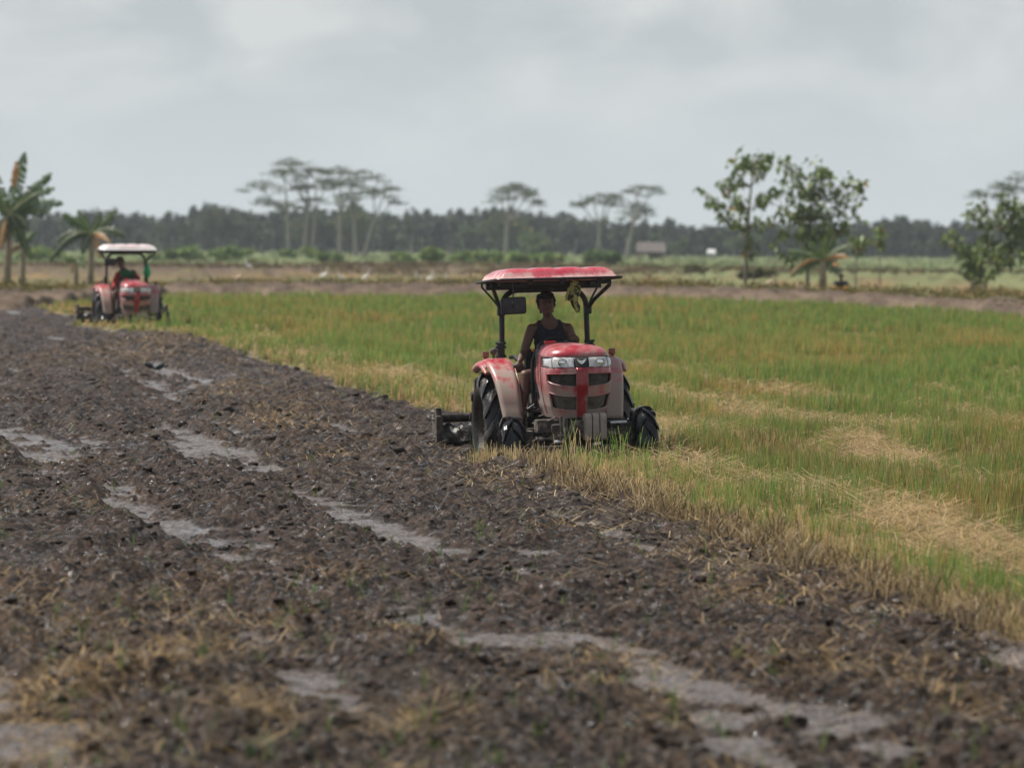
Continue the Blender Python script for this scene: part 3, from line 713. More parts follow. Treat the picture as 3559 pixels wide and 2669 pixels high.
    # ---- chassis
    c = MB(); c.box((0, -.75, .42), (.30, 1.55, .24), bev=.03); c.box((0, .05, .40), (.42, .50, .42), bev=.04); c.box((0, -1.25, .50), (.44, .50, .24), bev=.02)
    c.tube([(-.55, 0, .28), (.55, 0, .28)], .085, 14); c.build('chassis', M['mud_metal'], T)
    c = MB(); c.box((0, -.32, .43), (1.06, .52, .022), bev=.005); c.box((-.44, -.60, .41), (.17, .13, .02), bev=.004); c.box((.44, -.60, .41), (.17, .13, .02), bev=.004)
    c.tube([(-.50, -.62, .40), (-.50, -.62, .27), (-.36, -.62, .27), (-.36, -.62, .40)], .012, 6); c.build('footboard', M['mud_metal'], T)
    c = MB(); c.tube([(-.27, -.62, .47), (-.34, -.60, .43), (-.36, -.56, .43)], .010, 6); c.tube([(-.26, -.66, .62), (-.28, -.64, .50), (-.37, -.62, .44)], .008, 6); c.box((-.30, -.66, .46), (.07, .05, .02), bev=.004)
    c.tube([(-.21, -.7, .55), (-.22, -.72, .45), (-.20, -.75, .40), (-.25, -.72, .38)], .009, 6); c.build('pedal', M['black'], T)
    # seat
    c = MB(); c.box((0, .06, .66), (.44, .42, .10), bev=.04); c.box((0, .27, .86), (.42, .09, .34), (R(-10), 0, 0), bev=.04); c.box((0, .06, .58), (.22, .26, .12), bev=.02); c.build('seat', M['plastic'], T)
    # ---- front axle, bracket and steering rods
    ax = MB(); ax.tube([(-.50, -1.42, .14), (-.30, -1.42, .17), (0, -1.42, .19), (.30, -1.42, .21), (.50, -1.42, .21)], [.05, .055, .075, .055, .05], 12)
    ax.box((0, -1.42, .20), (.24, .26, .20), bev=.03)
    for s in (-1, 1): ax.box((s*.49, -1.42, .15+.03*s), (.09, .15, .30), bev=.02); ax.lathe([(-.05, .07), (.05, .07), (.08, .05), (.09, .001)] if s > 0 else [(.05, .07), (-.05, .07), (-.08, .05), (-.09, .001)], 14, 'X', (s*.55, -1.42, .13+.035*s))
    ax.build('front_axle', M['mud_metal'], T)
    c = MB(); c.tube([(-.42, -1.62, .19), (.42, -1.62, .23)], .016, 8); c.tube([(-.42, -1.62, .19), (-.46, -1.48, .16)], .016, 8); c.tube([(.42, -1.62, .23), (.46, -1.48, .20)], .016, 8); c.tube([(-.25, -1.66, .205), (.24, -1.66, .23)], .028, 10)
    c.box((0, -1.72, .075), (.90, .07, .10), bev=.012)
    c.build('tie_rod', M['mud_metal'], T)
    c = MB(); c.tube([(-.28, -1.69, .162), (-.185, -1.69, .168)], .013, 10); c.build('steering_ram', M['white'], T)
    c = MB(); c.box((-.17, -1.60, .285), (.035, .26, .21), bev=.004); c.box((.03, -1.68, .30), (.34, .04, .13), bev=.008); c.box((-.30, -1.50, .31), (.26, .20, .13), bev=.02); c.box((-.22, -1.72, .29), (.02, .05, .235), bev=.003); c.box((.25, -1.60, .345), (.36, .03, .025), bev=.004)
    c.tube([(-.42, -1.3, .33), (-.30, -1.38, .345), (-.17, -1.45, .34)], .013, 6); c.tube([(-.46, -1.2, .27), (-.2, -1.2, .28)], .018, 6); c.tube([(-.33, -1.62, .36), (-.26, -1.68, .395)], .009, 6)
    c.box((.34, -1.50, .21), (.22, .12, .13), bev=.03); c.box((-.05, -1.5, .25), (.5, .3, .16), bev=.03); c.build('front_bracket', M['mud_metal'], T)
    for k in range(3):
        c = MB(); x = .035+.072*k
        prof = [(.17, -.16), (.18, -.20), (.40, -.205), (.425, -.185), (.432, -.14), (.40, -.03), (.18, -.02)]
        vs = []
        for sx in (-.031, .031): vs += [(x+sx, -1.61+py_, pz_) for pz_, py_ in prof]
        n_ = len(prof); c._add(vs, [list(range(n_)), list(range(n_, 2*n_))[::-1]]+[(i, (i+1) % n_, n_+(i+1) % n_, n_+i) for i in range(n_)])
        bmesh.ops.bevel(c.bm, geom=c.bm.edges[:], offset=.004, segments=1, affect='EDGES'); c.build('front_weight', M['weight'], T)
    c = MB(); c.tube([(.26, -1.73, .335), (.42, -1.73, .338)], .012, 8); c.build('hitch_pin', M['clear_lamp'], T)
    # ---- wheels
    for s, zz in ((-1, .055), (1, .120)):
        wv = empty('front_wheel', (s*.645, -1.42, zz), 0, T); wv.rotation_euler = (R(40+s*9), R(-3), R(-3))
        tyre(wv, 'tyre', .335, .225, 9, .060, M['tyre'], M['rim'], s)
    for s in (-1, 1):
        wv = empty('rear_wheel', (s*.585, 0, .275), 0, T); wv.rotation_euler = (R(18*s), 0, 0)
        tyre(wv, 'tyre', .52, .30, 12, .065, M['tyre_mud'], M['rim'], s)
    # ---- fenders
    for s in (-1, 1):
        f = MB(); r_ = .672; cz = .275
        def fp(u, v):
            ph = R(6+104*u); xin = .405; xout = .675
            x = xin+(xout-xin)*v
            e = max(0, abs(v-.5)-.34)/.16; drop = .030*e*e
            rr = r_-drop
            y = -rr*math.cos(ph)*1.0; z = cz+rr*math.sin(ph)
            if u < .12: y -= .03*(.12-u)/.12
            # widening: the lower front end is narrower than the top
            k = 1-.30*max(0, 1-u*1.7); x = xin+(xout-xin)*k*v
            return Vector((s*x, y, z))
        f.grid(fp, 34, 14)
        # rear outer lip curling round
        f.tube([fp(.60+.40*i/10, 1.0)+Vector((s*.006, 0, -.012)) for i in range(11)], [.010+.002*i for i in range(11)], 8)
        # inner wall down to the footboard
        def iw(u, v):
            p = fp(u, 0); return Vector((p.x, p.y, p.z+(max(.40, min(p.z, .43))-p.z)*v))
        f.grid(iw, 34, 8)
        fo = f.build('fender', M['fender'], T, solid=.008, ang=50)
        f = MB(); f.tube([fp(.53+.47*i/12, 1.02)+Vector((s*.018, 0, -.03)) for i in range(13)], [.018+.0022*i for i in range(13)], 10); f.build('fender_edge', M['fender'], fo)
        q = MB(); q.box((s*.635, .05, .985), (.062, .05, .062), bev=.010); tl = q.build('tail_lamp', M['red_lens'], T); q = MB(); q.box((s*.635, .05, .950), (.03, .03, .03)); q.build('lamp_foot', M['black'], tl)
        if s < 0:
            q = MB(); q.sphere((s*.555, .05, 1.015), (.036, .034, .036), 16, 10); q.tube([(s*.555, .05, .985), (s*.555, .05, .935)], .013, 8); q.build('work_lamp', M['rubber_knob'], T)
        # grab rail behind the post
        q = MB(); q.tube([(s*.36, .18, .95), (s*.345, .05, .955), (s*.31, -.06, .90), (s*.275, -.12, .80), (s*.27, -.13, .66)], .021, 8); q.build('grab_rail', M['black'], T)
    # ---- roll bar and canopy
    py_ = .26
    for s in (-1, 1):
        q = MB(); q.box((s*.447, py_, 1.01), (.072, .09, .17), bev=.008)
        for zz in (.96, 1.05, 1.09): q.tube([(s*.447-.052, py_-.02, zz), (s*.447+.052, py_-.02, zz)], .013, 6)
        bt = q.build('post_bracket', M['dusty_black'], T)
    q = MB(); path = [(-.447, py_, .93)]+[(-.432, py_, 1.05), (-.428, py_, 1.25), (-.425, py_, 1.44)]
    for k in range(1, 8):
        a = k/8*math.pi/2; path.append((-.425+.17*(1-math.cos(a)), py_, 1.44+.17*math.sin(a)))
    path += [(-.255, py_, 1.61)]; path = path+[(-p[0], p[1], p[2]) for p in path[::-1]]
    q.tube(path, .0275, 12); q.build('roll_bar', M['dusty_black'], T)
    q = MB(); q.box((0, py_, 1.650), (1.16, .055, .070), bev=.008); q.box((0, -.38, 1.676), (1.12, .05, .035), bev=.006); q.box((-.35, -.05, 1.668), (.04, .95, .035)); q.box((.35, -.05, 1.668), (.04, .95, .035)); q.box((0, .40, 1.668), (1.1, .04, .03))
    for x in (-.27, .05, .42): q.box((x, -.50, 1.690), (.05, .04, .035))
    q.build('canopy_frame', M['black'], T)
    for s in (-1, 1):
        for (x2, y2, rr_) in ((.585, -.16, .020), (.590, .44, .011)):
            q = MB(); q.tube([(s*.432, py_-.02, 1.405), (s*(.432+.35*(x2-.432)), py_+(y2-py_)*.3, 1.505), (s*x2, y2, 1.645), (s*x2, y2, 1.70)], rr_, 8); q.build('canopy_strut', M['black'], T)
        q = MB(); q.box((s*.436, py_-.02, 1.40), (.075, .075, .08), bev=.015); q.build('strut_clamp', M['dusty_black'], T)
    cw, cl, cy = .615, 1.22, -.02
    def cpt(u, v):
        x = (-1+2*u)*cw; y = cy+(-.5+v)*cl
        e = min((1-abs(x/cw))*cw, (.5-abs(v-.5))*cl)         # distance from the edge
        e = max(0, e-.028)
        prof = 1-math.exp(-(e/.042)**1.5)
        crown = .012*(1-(x/cw)**2)+.010*(1-((y-cy)/(cl/2))**2)
        pads = 0
        for cxp in (-.405, -.135, .135, .405):
            pads += math.exp(-(((x-cxp)/.105)**6))*(math.exp(-(((y-cy+.30)/.20)**6))+math.exp(-(((y-cy-.20)/.24)**6)))
        return Vector((x, y, 1.712-.030*(y-cy)/cl+.078*prof+crown*prof+.015*min(1, pads)*prof))
    q = MB(); q.grid(cpt, 72, 52); cn = q.build('canopy', roofmat, T, solid=.006, ang=60)
    q = MB(); rc = .07; pts = []
    for (sx, sy, a0) in ((1, -1, -90), (1, 1, 0), (-1, 1, 90), (-1, -1, 180)):
        for k in range(5):
            a = R(a0+90*k/4); pts.append((sx*(cw-rc+.012)+rc*math.cos(a), cy+sy*(cl/2-rc+.012)+rc*math.sin(a), 1.706-.030*(sy*cl/2)/cl))
    q.tube(pts, .0135, 8, closed=True); q.build('canopy_rim', M['black'], cn)
    # mirror hung under the canopy
    q = MB(); q.box((-.455, -.58, 1.465), (.250, .035, .168), (0, R(-1.5), 0), bev=.03); mi = q.build('mirror', M['dusty_black'], T, ang=30)
    q = MB(); q.tube([(-.455, -.575, 1.70), (-.455, -.575, 1.46)], .006, 6); q.sphere((-.455, -.602, 1.465), (.022, .008, .022)); q.build('mirror_arm', M['black'], mi)
    # ---- rotary tiller behind
    til = empty('rotary_tiller', (0, 0, 0), 0, T)
    q = MB(); q.tube([(-.98, .98, .345), (.98, .98, .345)], .048, 12); q.box((0, .92, .36), (.34, .34, .22), bev=.03); q.tube([(0, .9, .45), (0, .45, .50)], .03, 8); q.tube([(-.3, .95, .35), (-.25, .4, .25)], .022, 8); q.tube([(.3, .95, .35), (.25, .4, .25)], .022, 8); q.build('tiller_beam', M['wet_mud_metal'], til)
    for s in (-1, 1):
        q = MB(); q.box((s*.985, 1.02, .17), (.035, .34, .42), bev=.01); q.box((s*.985, .92, .40), (.060, .12, .10), bev=.015); q.box((s*.985, .84, .17), (.07, .05, .40), bev=.012); q.box((s*.955, .85, .05), (.05, .10, .18), (0, 0, R(12)), bev=.015)
        for j_ in range(14): q.sphere((s*(.985+U(-.03, .03)), .84+U(0, .3), U(-.02, .42)), (U(.02, .045), U(.02, .05), U(.015, .04)), 8, 6)
        q.build('end_plate', M['mud_metal'], til)
    q = MB(); q.tube([(-.95, 1.02, .02), (.95, 1.02, .02)], .05, 10)
    for k in range(26):
        x = -.93+k*.0745; a = k*2.4
        for j in range(2):
            aa = a+j*math.pi; q.tube([(x, 1.02+.04*math.cos(aa), .02+.04*math.sin(aa)), (x, 1.02+.19*math.cos(aa), .02+.19*math.sin(aa)), (x+.045*(1 if j else -1), 1.02+.225*math.cos(aa+.15), .02+.225*math.sin(aa+.15))], [.018, .015, .012], 5)
    q.build('tine_rotor', M['wet_mud_metal'], til)
    q = MB(); q.grid(lambda u, v: (lambda nn: Vector((-.96+1.92*u, 1.02+(.24+nn)*math.cos(R(30+150*v)), .03+(.245+nn)*math.sin(R(20+150*v)))))(.05*float(fbm(u*22, v*5, 3, 101))), 90, 16); q.build('tiller_hood', M['wet_mud_metal'], til, solid=.01)
    q = MB(); q.grid(lambda u, v: Vector((-.95+1.9*u, 1.26+.10*v+.04*float(fbm(u*18, v*4, 3, 102)), .16-.30*v)), 70, 8); q.build('tail_board', M['mud_metal'], til, solid=.008)
    return T

# ------------------------------------------------------------------ people
def capsule_chain(mb, pts, rads, n=12):
    pts = [Vector(p) for p in pts]
    for i in range(len(pts)):
        r = rads[i]; rr = r if isinstance(r, tuple) else (r, r, r)
        mb.sphere(pts[i], rr, n, 8)
    for i in range(len(pts)-1):
        a, b = pts[i], pts[i+1]; K = 5
        for k in range(1, K):
            t = k/K
            ra = rads[i] if isinstance(rads[i], tuple) else (rads[i],)*3; rb = rads[i+1] if isinstance(rads[i+1], tuple) else (rads[i+1],)*3
            if (b-a).length > .5*min(min(ra), min(rb)): mb.sphere(a.lerp(b, t), tuple(ra[j]*(1-t)+rb[j]*t for j in range(3)), n, 8)
def hand(mb, wrist, dirv, curl_axis, s=1.0, flip=1):
    """a gripping hand: palm and five bent fingers closed round a bar that runs along curl_axis"""
    d = Vector(dirv).normalized(); ax = Vector(curl_axis).normalized(); ax = (ax-d*ax.dot(d)).normalized(); nrm = d.cross(ax).normalized()*flip
    w = Vector(wrist); palm = w+d*.045*s
    Mx = Matrix((ax, d, nrm)).transposed().to_4x4()
    mb.sphere(palm, (.040*s, .048*s, .017*s), 12, 8, Mx)
    for k, L in enumerate((.88, 1.0, .95, .78)):
        b = w+d*.082*s+ax*(.030-.020*k)*s; r0 = .0088*s; l = .032*L*s
        p1 = b+d*l*.6+nrm*l*.75; p2 = p1+nrm*l*.75-d*l*.35; p3 = p2-d*l*.8-nrm*l*.05
        capsule_chain(mb, [b-d*.02*s, b, p1, p2, p3], [r0, r0, r0*.95, r0*.88, r0*.75], 8)
    tb = w+d*.025*s+ax*.034*s
    capsule_chain(mb, [tb, tb+ax*.018*s+d*.025*s+nrm*.012*s, tb+d*.045*s+nrm*.036*s+ax*.008*s, tb+d*.050*s+nrm*.055*s-ax*.012*s], [.013*s, .0115*s, .010*s, .0085*s], 8)
M['eye'] = plain('eye_white', (.35, .32, .30), .4)
def person(name, label, J, parent_xf, voxel, clothes, face_dir=(0, -1, 0), head_tilt=0.0, group=None, smooth_it=4, hairlong=1.0, cap=False):
    """J: joints in local coordinates; returns root. clothes: list of (name, material, test(p)->bool, offset)"""
    mb = MB(); H = Vector(J['head'])
    capsule_chain(mb, J['spine'], J['spine_r'], 16)
    for k in ('armL', 'armR'): capsule_chain(mb, J[k], J.get(k+'_r', [.054, .050, .040, .036, .026]), 12)
    for k in ('trapL', 'trapR'):
        if k in J: capsule_chain(mb, J[k], [.050, .046, .050], 12)
    for k in ('legL', 'legR'): capsule_chain(mb, J[k], J.get(k+'_r', [.088, .078, .058, .054, .036]), 12)
    for k in ('handL', 'handR'): hand(mb, *J[k])
    for k in ('footL', 'footR'):
        a, tdir = J[k]; a = Vector(a); t_ = Vector(tdir).normalized()
        capsule_chain(mb, [a+Vector((0, 0, -.035))-t_*.03, a+Vector((0, 0, -.045))+t_*.06, a+Vector((0, 0, -.055))+t_*.12], [.034, (.040, .04, .026), (.042, .036, .018)], 10)
        side = t_.cross(Vector((0, 0, 1)))
        for q in range(5): mb.sphere(a+Vector((0, 0, -.062))+t_*(.158-.008*abs(q-1.2))+side*(.017*(q-2)), (.009, .012, .009), 8, 6)
    Rf = Vector((0, -1, 0)).rotation_difference(Vector(face_dir)).to_matrix().to_4x4() @ Matrix.Rotation(head_tilt, 4, 'Y')
    HS = J.get('hs', 1.08)
    def hp(x, y, z): return H+(Rf @ (Vector((x, y, z))*HS))
    def hs(c, r, seg=16): mb.sphere(hp(*c), tuple(q_*HS for q_ in (r if isinstance(r, tuple) else (r,)*3)), seg, 10, Rf)
    hs((0, .012, .035), (.075, .090, .080)); hs((0, -.018, -.015), (.066, .072, .078)); hs((0, -.045, -.075), (.040, .038, .030)); hs((0, -.035, -.055), (.054, .050, .034))
    hs((0, -.086, -.012), (.013, .014, .026), 10); hs((0, -.096, -.028), (.018, .013, .011), 10); hs((0, -.078, .022), (.052, .014, .010), 12)
    hs((.028, -.070, -.030), (.022, .018, .016), 10); hs((-.028, -.070, -.030), (.022, .018, .016), 10)
    hs((0, -.086, -.056), (.024, .010, .006), 10); hs((0, -.083, -.066), (.021, .010, .007), 10)
    for s in (-1, 1): hs((s*.076, .010, -.008), (.009, .020, .032), 10); hs((s*.028, -.076, .005), (.013, .008, .008), 10)
    capsule_chain(mb, [J['spine'][-1], hp(0, .02, -.06)], [.050, .048], 12)
    bmesh.ops.recalc_face_normals(mb.bm, faces=mb.bm.faces[:])
    me = bpy.data.meshes.new('tmp'); mb.bm.to_mesh(me); mb.bm.free()
    o = bpy.data.objects.new('tmp', me); C.objects.link(o)
    r = o.modifiers.new('r', 'REMESH'); r.mode = 'VOXEL'; r.voxel_size = voxel; r.use_smooth_shade = True
    sm_ = o.modifiers.new('s', 'SMOOTH'); sm_.factor = .5; sm_.iterations = smooth_it
    dg = bpy.context.evaluated_depsgraph_get(); dg.update()
    body = bpy.data.meshes.new_from_object(o.evaluated_get(dg)); bpy.data.objects.remove(o)
    bpy.data.meshes.remove(me)
    P = bpy.data.objects.new(name, body); C.objects.link(P); body.materials.clear(); body.materials.append(M['skin']); body.name = name
    tag(P, label, 'person', group); P.matrix_world = parent_xf
    n = len(body.vertices); co = np.empty(n*3); body.vertices.foreach_get('co', co); co = co.reshape(-1, 3)
    no = np.empty(n*3); body.vertices.foreach_get('normal', no); no = no.reshape(-1, 3)
    Ri = Rf.to_3x3().inverted(); hl = (co-np.array(H)) @ np.array(Ri).T/HS
    polys = [tuple(p.vertices) for p in body.polygons]
    def peel(nm_, mat, mask, off, jitter=0, skinm=None):
        sel = [p for p in polys if all(mask[v] for v in p)]
        ids = sorted({v for p in sel for v in p}); mp = {v: i for i, v in enumerate(ids)}
        if not sel: return
        V = co[ids]+no[ids]*off
        if jitter: V = V+no[ids]*(jitter*(fbm(V[:, 0]*26+V[:, 1]*13, V[:, 2]*22, 2, 91))[:, None])
        m2 = bpy.data.meshes.new(nm_); m2.from_pydata([tuple(v) for v in V], [], [tuple(mp[v] for v in p) for p in sel]); m2.update()
        m2.polygons.foreach_set('use_smooth', np.ones(len(m2.polygons), bool))
        q = link(nm_, m2, mat, P); md = q.modifiers.new('Solidify', 'SOLIDIFY'); md.thickness = max(off*.9, .003); md.offset = -1
        md2 = q.modifiers.new('Smooth', 'SMOOTH'); md2.iterations = 2
        return q
    near_head = (np.linalg.norm(hl, axis=1) < .16)
    hx, hy, hz = hl[:, 0], hl[:, 1], hl[:, 2]
    hair = near_head & ((hz > .050+.0*hx) | ((hy > .012) & (hz > -.075*hairlong)) | ((np.abs(hx) > .064) & (hy > -.028) & (hz > -.01)))
    hair &= ~((np.abs(hx) > .078) & (hz < .02) & (hy < .03) & (hy > -.012))
    peel('cap' if cap else 'hair', M['dark_cloth'] if cap else M['hair'], hair, .015, .020)
    for s in (-1, 1):
        q = MB(); q.sphere(hp(s*.028, -.079, .006), (.009, .006, .004), 10, 8, Rf); q.build('eye', M['eye'], P)
        q = MB(); q.sphere(hp(s*.028, -.0865, .006), (.005, .003, .005), 8, 6, Rf); q.build('pupil', M['hair'], P)
        q = MB(); q.tube([hp(s*.013, -.090, .024), hp(s*.030, -.091, .030), hp(s*.046, -.080, .025)], .0035, 6); q.build('eyebrow', M['hair'], P)
    for (nm_, mat, test, off) in clothes:
        mask = test(co, near_head); peel(nm_, mat, mask, off, .006)
    return P

TR = Vector((.400, 56.2, 0))
roll = (R(-.4), R(-1.7), R(10))
T1 = make_tractor(TR, roll, 'large near red tractor with mud-splashed bonnet and glossy red canopy, mirror hanging at its left', M['roof'])
bpy.context.view_layer.update()
X1 = T1.matrix_world.copy()
armside = lambda co: np.abs(co[:, 0]-.0)
def tank(co, nh):
    x, y, z = co[:, 0], co[:, 1], co[:, 2]
    arm = np.abs(x) > np.interp(z, [.7, 1.02, 1.10, 1.20, 1.30], [.19, .180, .165, .148, .118])
    neck = ((x/.092)**2+((z-1.335)/.115)**2 < 1) & (y < .0) | ((x/.085)**2+((z-1.335)/.07)**2 < 1)
    return (z > .70) & (z < 1.31) & ~arm & ~neck & ~nh & (y > -.16)
def shorts(co, nh):
    x, y, z = co[:, 0], co[:, 1], co[:, 2]
    return (z < .80) & (z > .56) & (y > -.34) & (y < .3) & (np.abs(x) < .345)
J1 = dict(trapL=[(-.035, 0, 1.285), (-.10, .0, 1.252), (-.165, -.003, 1.222)], trapR=[(.035, 0, 1.285), (.105, .0, 1.252), (.175, -.003, 1.220)], head=(-.030, -.045, 1.462),
    spine=[(0, .06, .74), (0, .05, .86), (.0, .03, .98), (.005, .01, 1.10), (.008, 0, 1.19), (.004, -.005, 1.265), (-.010, -.015, 1.345)],
    spine_r=[(.165, .115, .09), (.145, .10, .09), (.140, .095, .09), (.155, .10, .09), (.160, .095, .07), (.105, .065, .040), .050],
    armL=[(-.178, -.005, 1.225), (-.225, -.03, 1.11), (-.272, -.055, .99), (-.315, -.15, .945), (-.345, -.225, .915)],
    armR=[(.190, -.005, 1.222), (.228, -.03, 1.11), (.262, -.08, .99), (.235, -.20, 1.02), (.200, -.30, 1.06)],
    legL=[(-.11, .02, .74), (-.22, -.20, .76), (-.325, -.42, .775), (-.345, -.46, .62), (-.365, -.47, .46)],
    legR=[(.11, .02, .74), (.20, -.20, .76), (.28, -.42, .775), (.31, -.46, .62), (.34, -.47, .46)],
    handL=((-.352, -.235, .912), (-.15, -.35, -.75), (1, 0, 0), 1.0, -1), handR=((.195, -.31, 1.065), (-.2, -.6, .5), (.8, -.2, .2), 1.0, 1),
    footL=((-.367, -.47, .49), (-.1, -1, 0)), footR=((.34, -.47, .49), (.1, -1, 0)))
D1 = person('person', 'person driving the near tractor in dark sleeveless vest, one hand on a lever', J1, X1, .0085,
            [('tank_top', M['navy'], tank, .007), ('shorts', M['olive'], shorts, .009)], (-.08, -1, -.03), R(-3))
# bag strap slanting over the chest
# rag knotted on the canopy frame
def rag():
    q = MB()
    def f(u, v):
        w = np.interp(v, [0, .25, .5, .62, .8, 1], [.035, .062, .066, .034, .036, .012]); cx = np.interp(v, [0, .5, 1], [.165, .155, .200])
        a = u*2*math.pi
        return Vector((cx+w*math.cos(a)*(1+.25*math.sin(3*a+v*9)), -.50+.038*math.sin(a)*(1+.3*math.cos(2*a+v*7)), 1.69-.30*v+.012*math.sin(a*3+v*5)))
    q.grid(f, 26, 22); q.grid(lambda u, v: Vector((.125-.035*v+.030*math.cos(u*6.283)*(1-.5*v), -.52+.02*math.sin(u*6.283), 1.62-.115*v+.01*math.sin(u*12))), 14, 8)
    o = q.build('hanging_rag', M['rag'], None, sub=0); o.matrix_world = X1
    tag(o, 'yellow-green and black patterned rag hanging from the near tractor canopy', 'rag')
rag()

# ---- far tractor
gz = float(base_z(0., 125.))
T2 = make_tractor(Vector((-8.47, 125.0, gz-.03)), (R(3.0), R(-.3), R(11)), 'small blurred red tractor farther away with sun-bleached whitish canopy beside banana plants', M['roof_white'], True)
bpy.context.view_layer.update(); X2 = T2.matrix_world.copy()
def shirt2(co, nh):
    x, y, z = co[:, 0], co[:, 1], co[:, 2]; return (z > .70) & (z < 1.28) & ~nh & (x > -.17) & (x < .15) & (y > -.3)
def sleeve_a(co, nh):
    x, y, z = co[:, 0], co[:, 1], co[:, 2]; return (z > .86) & ~nh & (x < -.165) & (z < 1.32)
def sleeve_b(co, nh):
    x, y, z = co[:, 0], co[:, 1], co[:, 2]; return (z > .86) & ~nh & (x > .145) & (z < 1.32)
J2 = dict(head=(-.165, -.06, 1.43),
    spine=[(0, .06, .74), (-.01, .05, .86), (-.02, .03, .98), (-.03, .01, 1.09), (-.045, 0, 1.17), (-.075, -.01, 1.24), (-.12, -.03, 1.31)],
    spine_r=[(.165, .115, .09), (.15, .105, .09), (.145, .10, .09), (.160, .105, .09), (.165, .10, .07), (.11, .07, .045), .052],
    armL=[(-.205, -.005, 1.16), (-.26, -.03, 1.04), (-.30, -.055, .93), (-.31, -.15, .90), (-.335, -.225, .90)],
    armR=[(.125, -.005, 1.20), (.19, -.03, 1.09), (.235, -.08, .98), (.22, -.20, 1.02), (.190, -.30, 1.06)], armL_r=[.064, .058, .050, .042, .028], armR_r=[.066, .060, .052, .042, .028],
    legL=J1['legL'], legR=J1['legR'], handL=((-.340, -.235, .90), (-.15, -.35, -.75), (1, 0, 0), 1.0, -1), handR=J1['handR'], footL=J1['footL'], footR=J1['footR'])
D2 = person('person', 'person leaning sideways on the far tractor in green shirt with red sleeves and dark cap', J2, X2, .012,
            [('shirt', M['green_shirt'], shirt2, .010), ('sleeve', M['red_sleeve'], sleeve_a, .008), ('sleeve', M['red_sleeve'], sleeve_b, .008), ('trousers', M['dark_cloth'], shorts, .010)], (-.2, -1, -.25), R(-12), cap=True)
q = MB()
q.grid(lambda u, v: Vector((.455+.105*math.sin(v*math.pi)**.7*math.cos(u*6.283)*(1-.45*(1-v))+.0*v, .16+.07*math.sin(v*math.pi)**.7*math.sin(u*6.283), 1.40-.33*v+.010*math.sin(u*25)*v)), 28, 16)
q.tube([(.43, .22, 1.47), (.45, .18, 1.42), (.455, .16, 1.38)], .012, 6)
o = q.build('plastic_bag', M['green_bag'], None); o.matrix_world = X2; tag(o, 'bright green plastic bag tied to the far tractor post', 'bag')
# ------------------------------------------------------------------ vegetation and things beyond the field
def gz_at(x, y): return float(ground(np.array([x]), np.array([y]))[0][0])
def leafmesh(name, cen, size, cols, droop=0.5, aspect=.5, fold=.25):
    """rhombic folded leaves: cen (N,3)"""
    n = len(cen); az = U(0, 6.283, n); el = RNG.normal(-droop, .5, n)
    d = np.stack([np.cos(az)*np.cos(el), np.sin(az)*np.cos(el), np.sin(el)], -1)
    s = np.cross(d, np.array([0, 0, 1.])); s /= np.linalg.norm(s, axis=1)[:, None]+1e-6
    rl = U(-1.1, 1.1, n); up = np.cross(s, d); s = s*np.cos(rl)[:, None]+up*np.sin(rl)[:, None]; up = np.cross(s, d)
    L = (size*U(.6, 1.2, n))[:, None]; Wd = L*aspect
    p0 = cen; p1 = cen+d*L*.45+s*Wd*.5+up*L*fold*.3; p2 = cen+d*L-np.array([0, 0, 1])*L*.15; p3 = cen+d*L*.45-s*Wd*.5+up*L*fold*.3
    V = np.stack([p0, p1, p2, p3], 1).reshape(-1, 3); b = np.arange(n)[:, None]*4
    F = np.concatenate([b+[0, 1, 2], b+[0, 2, 3]], 1).reshape(-1, 3)
    return npmesh(name, V, F, np.repeat(cols, 4, 0))
def leafcols(n, a, b, yel=0.0, ycol=(.34, .22, .04)):
    c = mix(np.array(a), np.array(b), U(0, 1, n)); return np.where((U(0, 1, n) < yel)[:, None], np.array(ycol), c)
def ball(c, r, n):
    v = RNG.normal(0, 1, (n, 3)); v /= np.linalg.norm(v, axis=1)[:, None]; return np.array(c)+v*(U(0, 1, n)**.45)[:, None]*np.array(r)

def flat_tree(px, base, top, halfw, d, lean, label, plates, seed):
    """tall thin tree with a wide flat layered crown, as seen at photo x, base y, top y"""
    rr = random.Random(seed); b = at(px, base, d); gz = gz_at(b.x, d); topz = at(px, top, d).z; Hh = topz-gz; k = d/FPX
    root = empty('flat_crowned_tree', (b.x, d, gz)); tag(root, label, 'tree', 'flat crowned trees before the forest')
    lx = lean*k
    q = MB(); fork = .50*Hh
    pts = [(lx*(t**1.4)*.45, 0, Hh*.5*t) for t in np.linspace(0, 1, 7)]
    q.tube(pts, [.34-.024*i for i in range(7)], 8); fk = Vector(pts[-1])
    cen = []
    for (ox, oz, w) in plates:               # photo offsets from px: x, y of the plate centre, half width
        e = Vector(((ox-px)*k, rr.uniform(-2, 2), at(px, oz, d).z-gz)); wv = w*k
        mid = fk.lerp(e, .55)+Vector((0, 0, -abs(e.x-fk.x)*.12)); q.tube([fk, mid, e], [.16, .10, .04], 6)
        for j in range(7):
            a = rr.uniform(0, 6.28); f_ = Vector((math.cos(a)*wv*.8, math.sin(a)*wv*.6, .25)); q.tube([mid.lerp(e, .5), e+f_*.5+Vector((0, 0, -.2)), e+f_], [.05, .035, .015], 5)
        for j in range(max(6, int(w/5))):
            a = rr.uniform(0, 6.28); r_ = wv*1.15*math.sqrt(rr.random()); cx = e.x+math.cos(a)*r_; cy_ = e.y+math.sin(a)*r_*.8
            cz = e.z+.5-(r_/max(wv, .1))**2*.9+rr.uniform(-.25, .35)
            cen.append(ball((cx, cy_, cz), (1.3, 1.3, .24), 34))
    cen = np.concatenate(cen)
    q.build('trunk', M['pale_bark'], root)
    link('crown', leafmesh('crown', cen, np.full(len(cen), .36), leafcols(len(cen), (.055, .085, .042), (.12, .15, .07)), .1, .6), M['canopy_leaf'], root)
